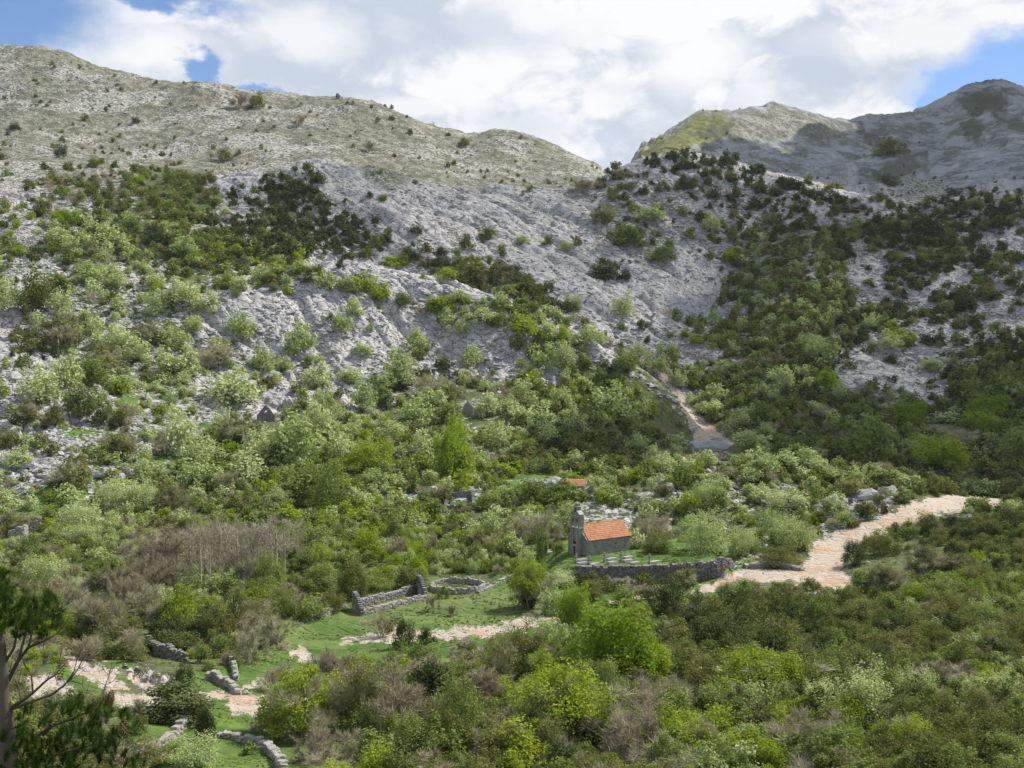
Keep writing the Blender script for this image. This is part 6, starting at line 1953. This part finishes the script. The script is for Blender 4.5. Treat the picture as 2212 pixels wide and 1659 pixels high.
mb = MB()
mb.tube([Vector((.03, 0, -.3)), pt(22, 1659) * 1.0, pt(18, 1590), pt(8, 1520), pt(5, 1450), pt(3, 1400), pt(-10, 1330), pt(-14, 1250), pt(-16, 1180)], [.17, .12, .105, .085, .07, .055, .04, .025, .012], 9)
link('trunk', mb.mesh('pine_trunk', M_BARK, True), parent=pine)
BR = [([(8, 1489), (38, 1430), (62, 1398), (95, 1385), (122, 1370)], .028), ([(38, 1430), (55, 1370), (65, 1330), (72, 1300)], .018), ([(62, 1398), (70, 1360), (100, 1330), (112, 1300)], .015),
      ([(5, 1440), (30, 1400), (38, 1360), (30, 1320), (40, 1290)], .02), ([(95, 1385), (118, 1350), (122, 1318)], .01),
      ([(17, 1534), (45, 1515), (71, 1497), (100, 1470), (125, 1452)], .026), ([(71, 1497), (68, 1460), (50, 1430), (60, 1405)], .012), ([(100, 1470), (118, 1458), (128, 1430), (134, 1400)], .012),
      ([(25, 1532), (70, 1515), (113, 1500), (150, 1470), (170, 1443)], .022), ([(113, 1500), (140, 1480), (160, 1450), (166, 1425)], .012), ([(45, 1515), (40, 1480), (20, 1450)], .010),
      ([(65, 1605), (88, 1585), (113, 1568), (150, 1555), (193, 1537), (205, 1510)], .024), ([(193, 1537), (220, 1510), (228, 1480), (236, 1458)], .014), ([(113, 1568), (95, 1555), (100, 1530)], .010),
      ([(150, 1470), (178, 1478), (186, 1500), (196, 1530)], .009), ([(60, 1650), (140, 1625), (210, 1605), (245, 1585), (262, 1560)], .02), ([(10, 1570), (-10, 1540), (-30, 1520)], .02),
      ([(122, 1370), (140, 1350), (132, 1320)], .008), ([(170, 1443), (178, 1425), (176, 1405)], .008), ([(-14, 1300), (10, 1280), (22, 1250)], .014), ([(-14, 1260), (0, 1240), (6, 1215)], .01)]
for i, (pl, r0) in enumerate(BR):
    dy = rngq.uniform(-.35, .35)
    mb = MB(); n = len(pl)
    pts_ = [pt(u, v, dy * (j / (n - 1))) for j, (u, v) in enumerate(pl)]
    mb.tube(pts_, [r0 * (1 - .6 * j / (n - 1)) for j in range(n)], 6)
    # dead side twigs
    for _ in range(5):
        j = int(rngq.integers(1, n)); a = pts_[j]
        d = Vector(rngq.normal(size=3) * .5 + np.array([.25, 0, .55])).normalized() * rngq.uniform(.08, .22)
        b = a + d * .6; c = a + d + Vector((0, 0, .04))
        mb.tube([a, b, c], [.0045, .0035, .002], 3)
    link('branch', mb.mesh('pine_branch', M_BARK, True), parent=pine)
# needle tufts
CL = [(5, 1245, 20, 7), (12, 1280, 22, 9), (0, 1310, 24, 10), (25, 1330, 18, 6), (5, 1350, 20, 7), (40, 1365, 14, 4), (65, 1312, 16, 6), (75, 1340, 16, 5), (95, 1330, 14, 5), (108, 1300, 14, 5), (105, 1290, 11, 4), (120, 1330, 13, 5),
      (118, 1355, 12, 4), (60, 1350, 12, 4), (88, 1370, 12, 4), (45, 1310, 12, 3), (128, 1345, 9, 3),
      (20, 1600, 30, 12), (60, 1590, 26, 9), (30, 1640, 34, 16), (80, 1640, 34, 16), (130, 1630, 30, 13), (180, 1640, 28, 10), (110, 1600, 24, 9), (160, 1520, 18, 8), (150, 1540, 18, 7), (200, 1545, 20, 8), (215, 1560, 18, 7),
      (230, 1530, 15, 5), (180, 1580, 22, 9), (240, 1600, 20, 7), (265, 1550, 15, 5), (280, 1565, 12, 4), (100, 1560, 14, 4), (220, 1630, 22, 8), (255, 1640, 20, 6), (145, 1580, 18, 7), (10, 1560, 12, 3), (40, 1560, 12, 4), (60, 1540, 10, 3),
      (110, 1535, 9, 3), (210, 1590, 18, 7), (300, 1655, 20, 6), (75, 1660, 40, 14), (160, 1665, 40, 14), (-10, 1400, 16, 4)]
for (u, v, r, k) in CL:
    k = int(k * (1.3 if v < 1450 else 0.9)) + 1
    V_ = []
    for _ in range(k):
        a, q = rngq.uniform(0, 6.28), math.sqrt(rngq.random())
        c = np.array(pt(u + r * q * math.cos(a), v + r * q * math.sin(a), rngq.uniform(-.45, .45)))
        ax = rngq.normal(size=3) * .45 + np.array([.15, 0, 1.0]); ax /= np.linalg.norm(ax)
        m_ = 130
        d = rngq.normal(size=(m_, 3)) * .55 + ax * 1.0; d /= np.linalg.norm(d, axis=1, keepdims=True)
        st = c + ax * rngq.uniform(-.06, .05, (m_, 1))
        L_ = rngq.uniform(.07, .12, (m_, 1))
        side = np.cross(d, rngq.normal(size=(m_, 3))); side /= np.linalg.norm(side, axis=1, keepdims=True)
        V_.append(np.stack([st - side * .0022, st + side * .0022, st + d * L_], 1).reshape(-1, 3))
    V_ = np.concatenate(V_)
    link('needles', raw_mesh('pine_needles', V_, np.arange(len(V_)).reshape(-1, 3), M_PINE), parent=pine)


def cone_mesh(seed):
    rng = np.random.default_rng(seed)
    mb = MB()
    for i in range(9):
        z = -.5 + i / 8; r = .42 * math.sin(math.pi * (0.12 + .8 * (i / 8))) + .05
        for j in range(7):
            a = 6.283 * j / 7 + i * .45
            c = Vector((r * math.cos(a), r * math.sin(a), z)); o_ = Vector((math.cos(a), math.sin(a), -.3)) * .12
            t_ = Vector((-math.sin(a), math.cos(a), 0)) * .13
            mb.add([c * .3 + Vector((0, 0, z * .7)), c + t_ + o_ * .2, c + o_ + Vector((0, 0, -.04)), c - t_ + o_ * .2], [(0, 1, 2, 3)])
    return mb.mesh('cone', M_CONE)


CMs = cone_mesh(1)
for (u, v, w_, h_) in [(133, 1443, 15, 46), (239, 1508, 15, 38), (269, 1572, 20, 42), (196, 1562, 20, 16), (132, 1402, 5, 26), (236, 1465, 5, 22), (144, 1410, 5, 12)]:
    o = link('cone' if w_ > 8 else 'shoot', CMs, parent=pine)
    s_ = 13 / F_PX
    o.location = pt(u, v, -.1); o.scale = (w_ * s_, w_ * s_, h_ * s_)
    o.rotation_euler = (.1, .15, u)
# ------------------------------------------------------------------ air
mt, N, out = new_mat('haze')
vol = N.n('ShaderNodeVolumePrincipled')
vol.inputs['Color'].default_value = (0.93, 0.96, 1.0, 1)
vol.inputs['Density'].default_value = 0.00003
vol.inputs['Anisotropy'].default_value = 0.3
N.t.links.new(vol.outputs[0], out.inputs['Volume'])
mb = MB(); mb.box(-3600, 6400, -150, 7200, float(GZ.min()) - 1.5, 640)
link('haze', mb.mesh('haze', mt), kind='stuff')
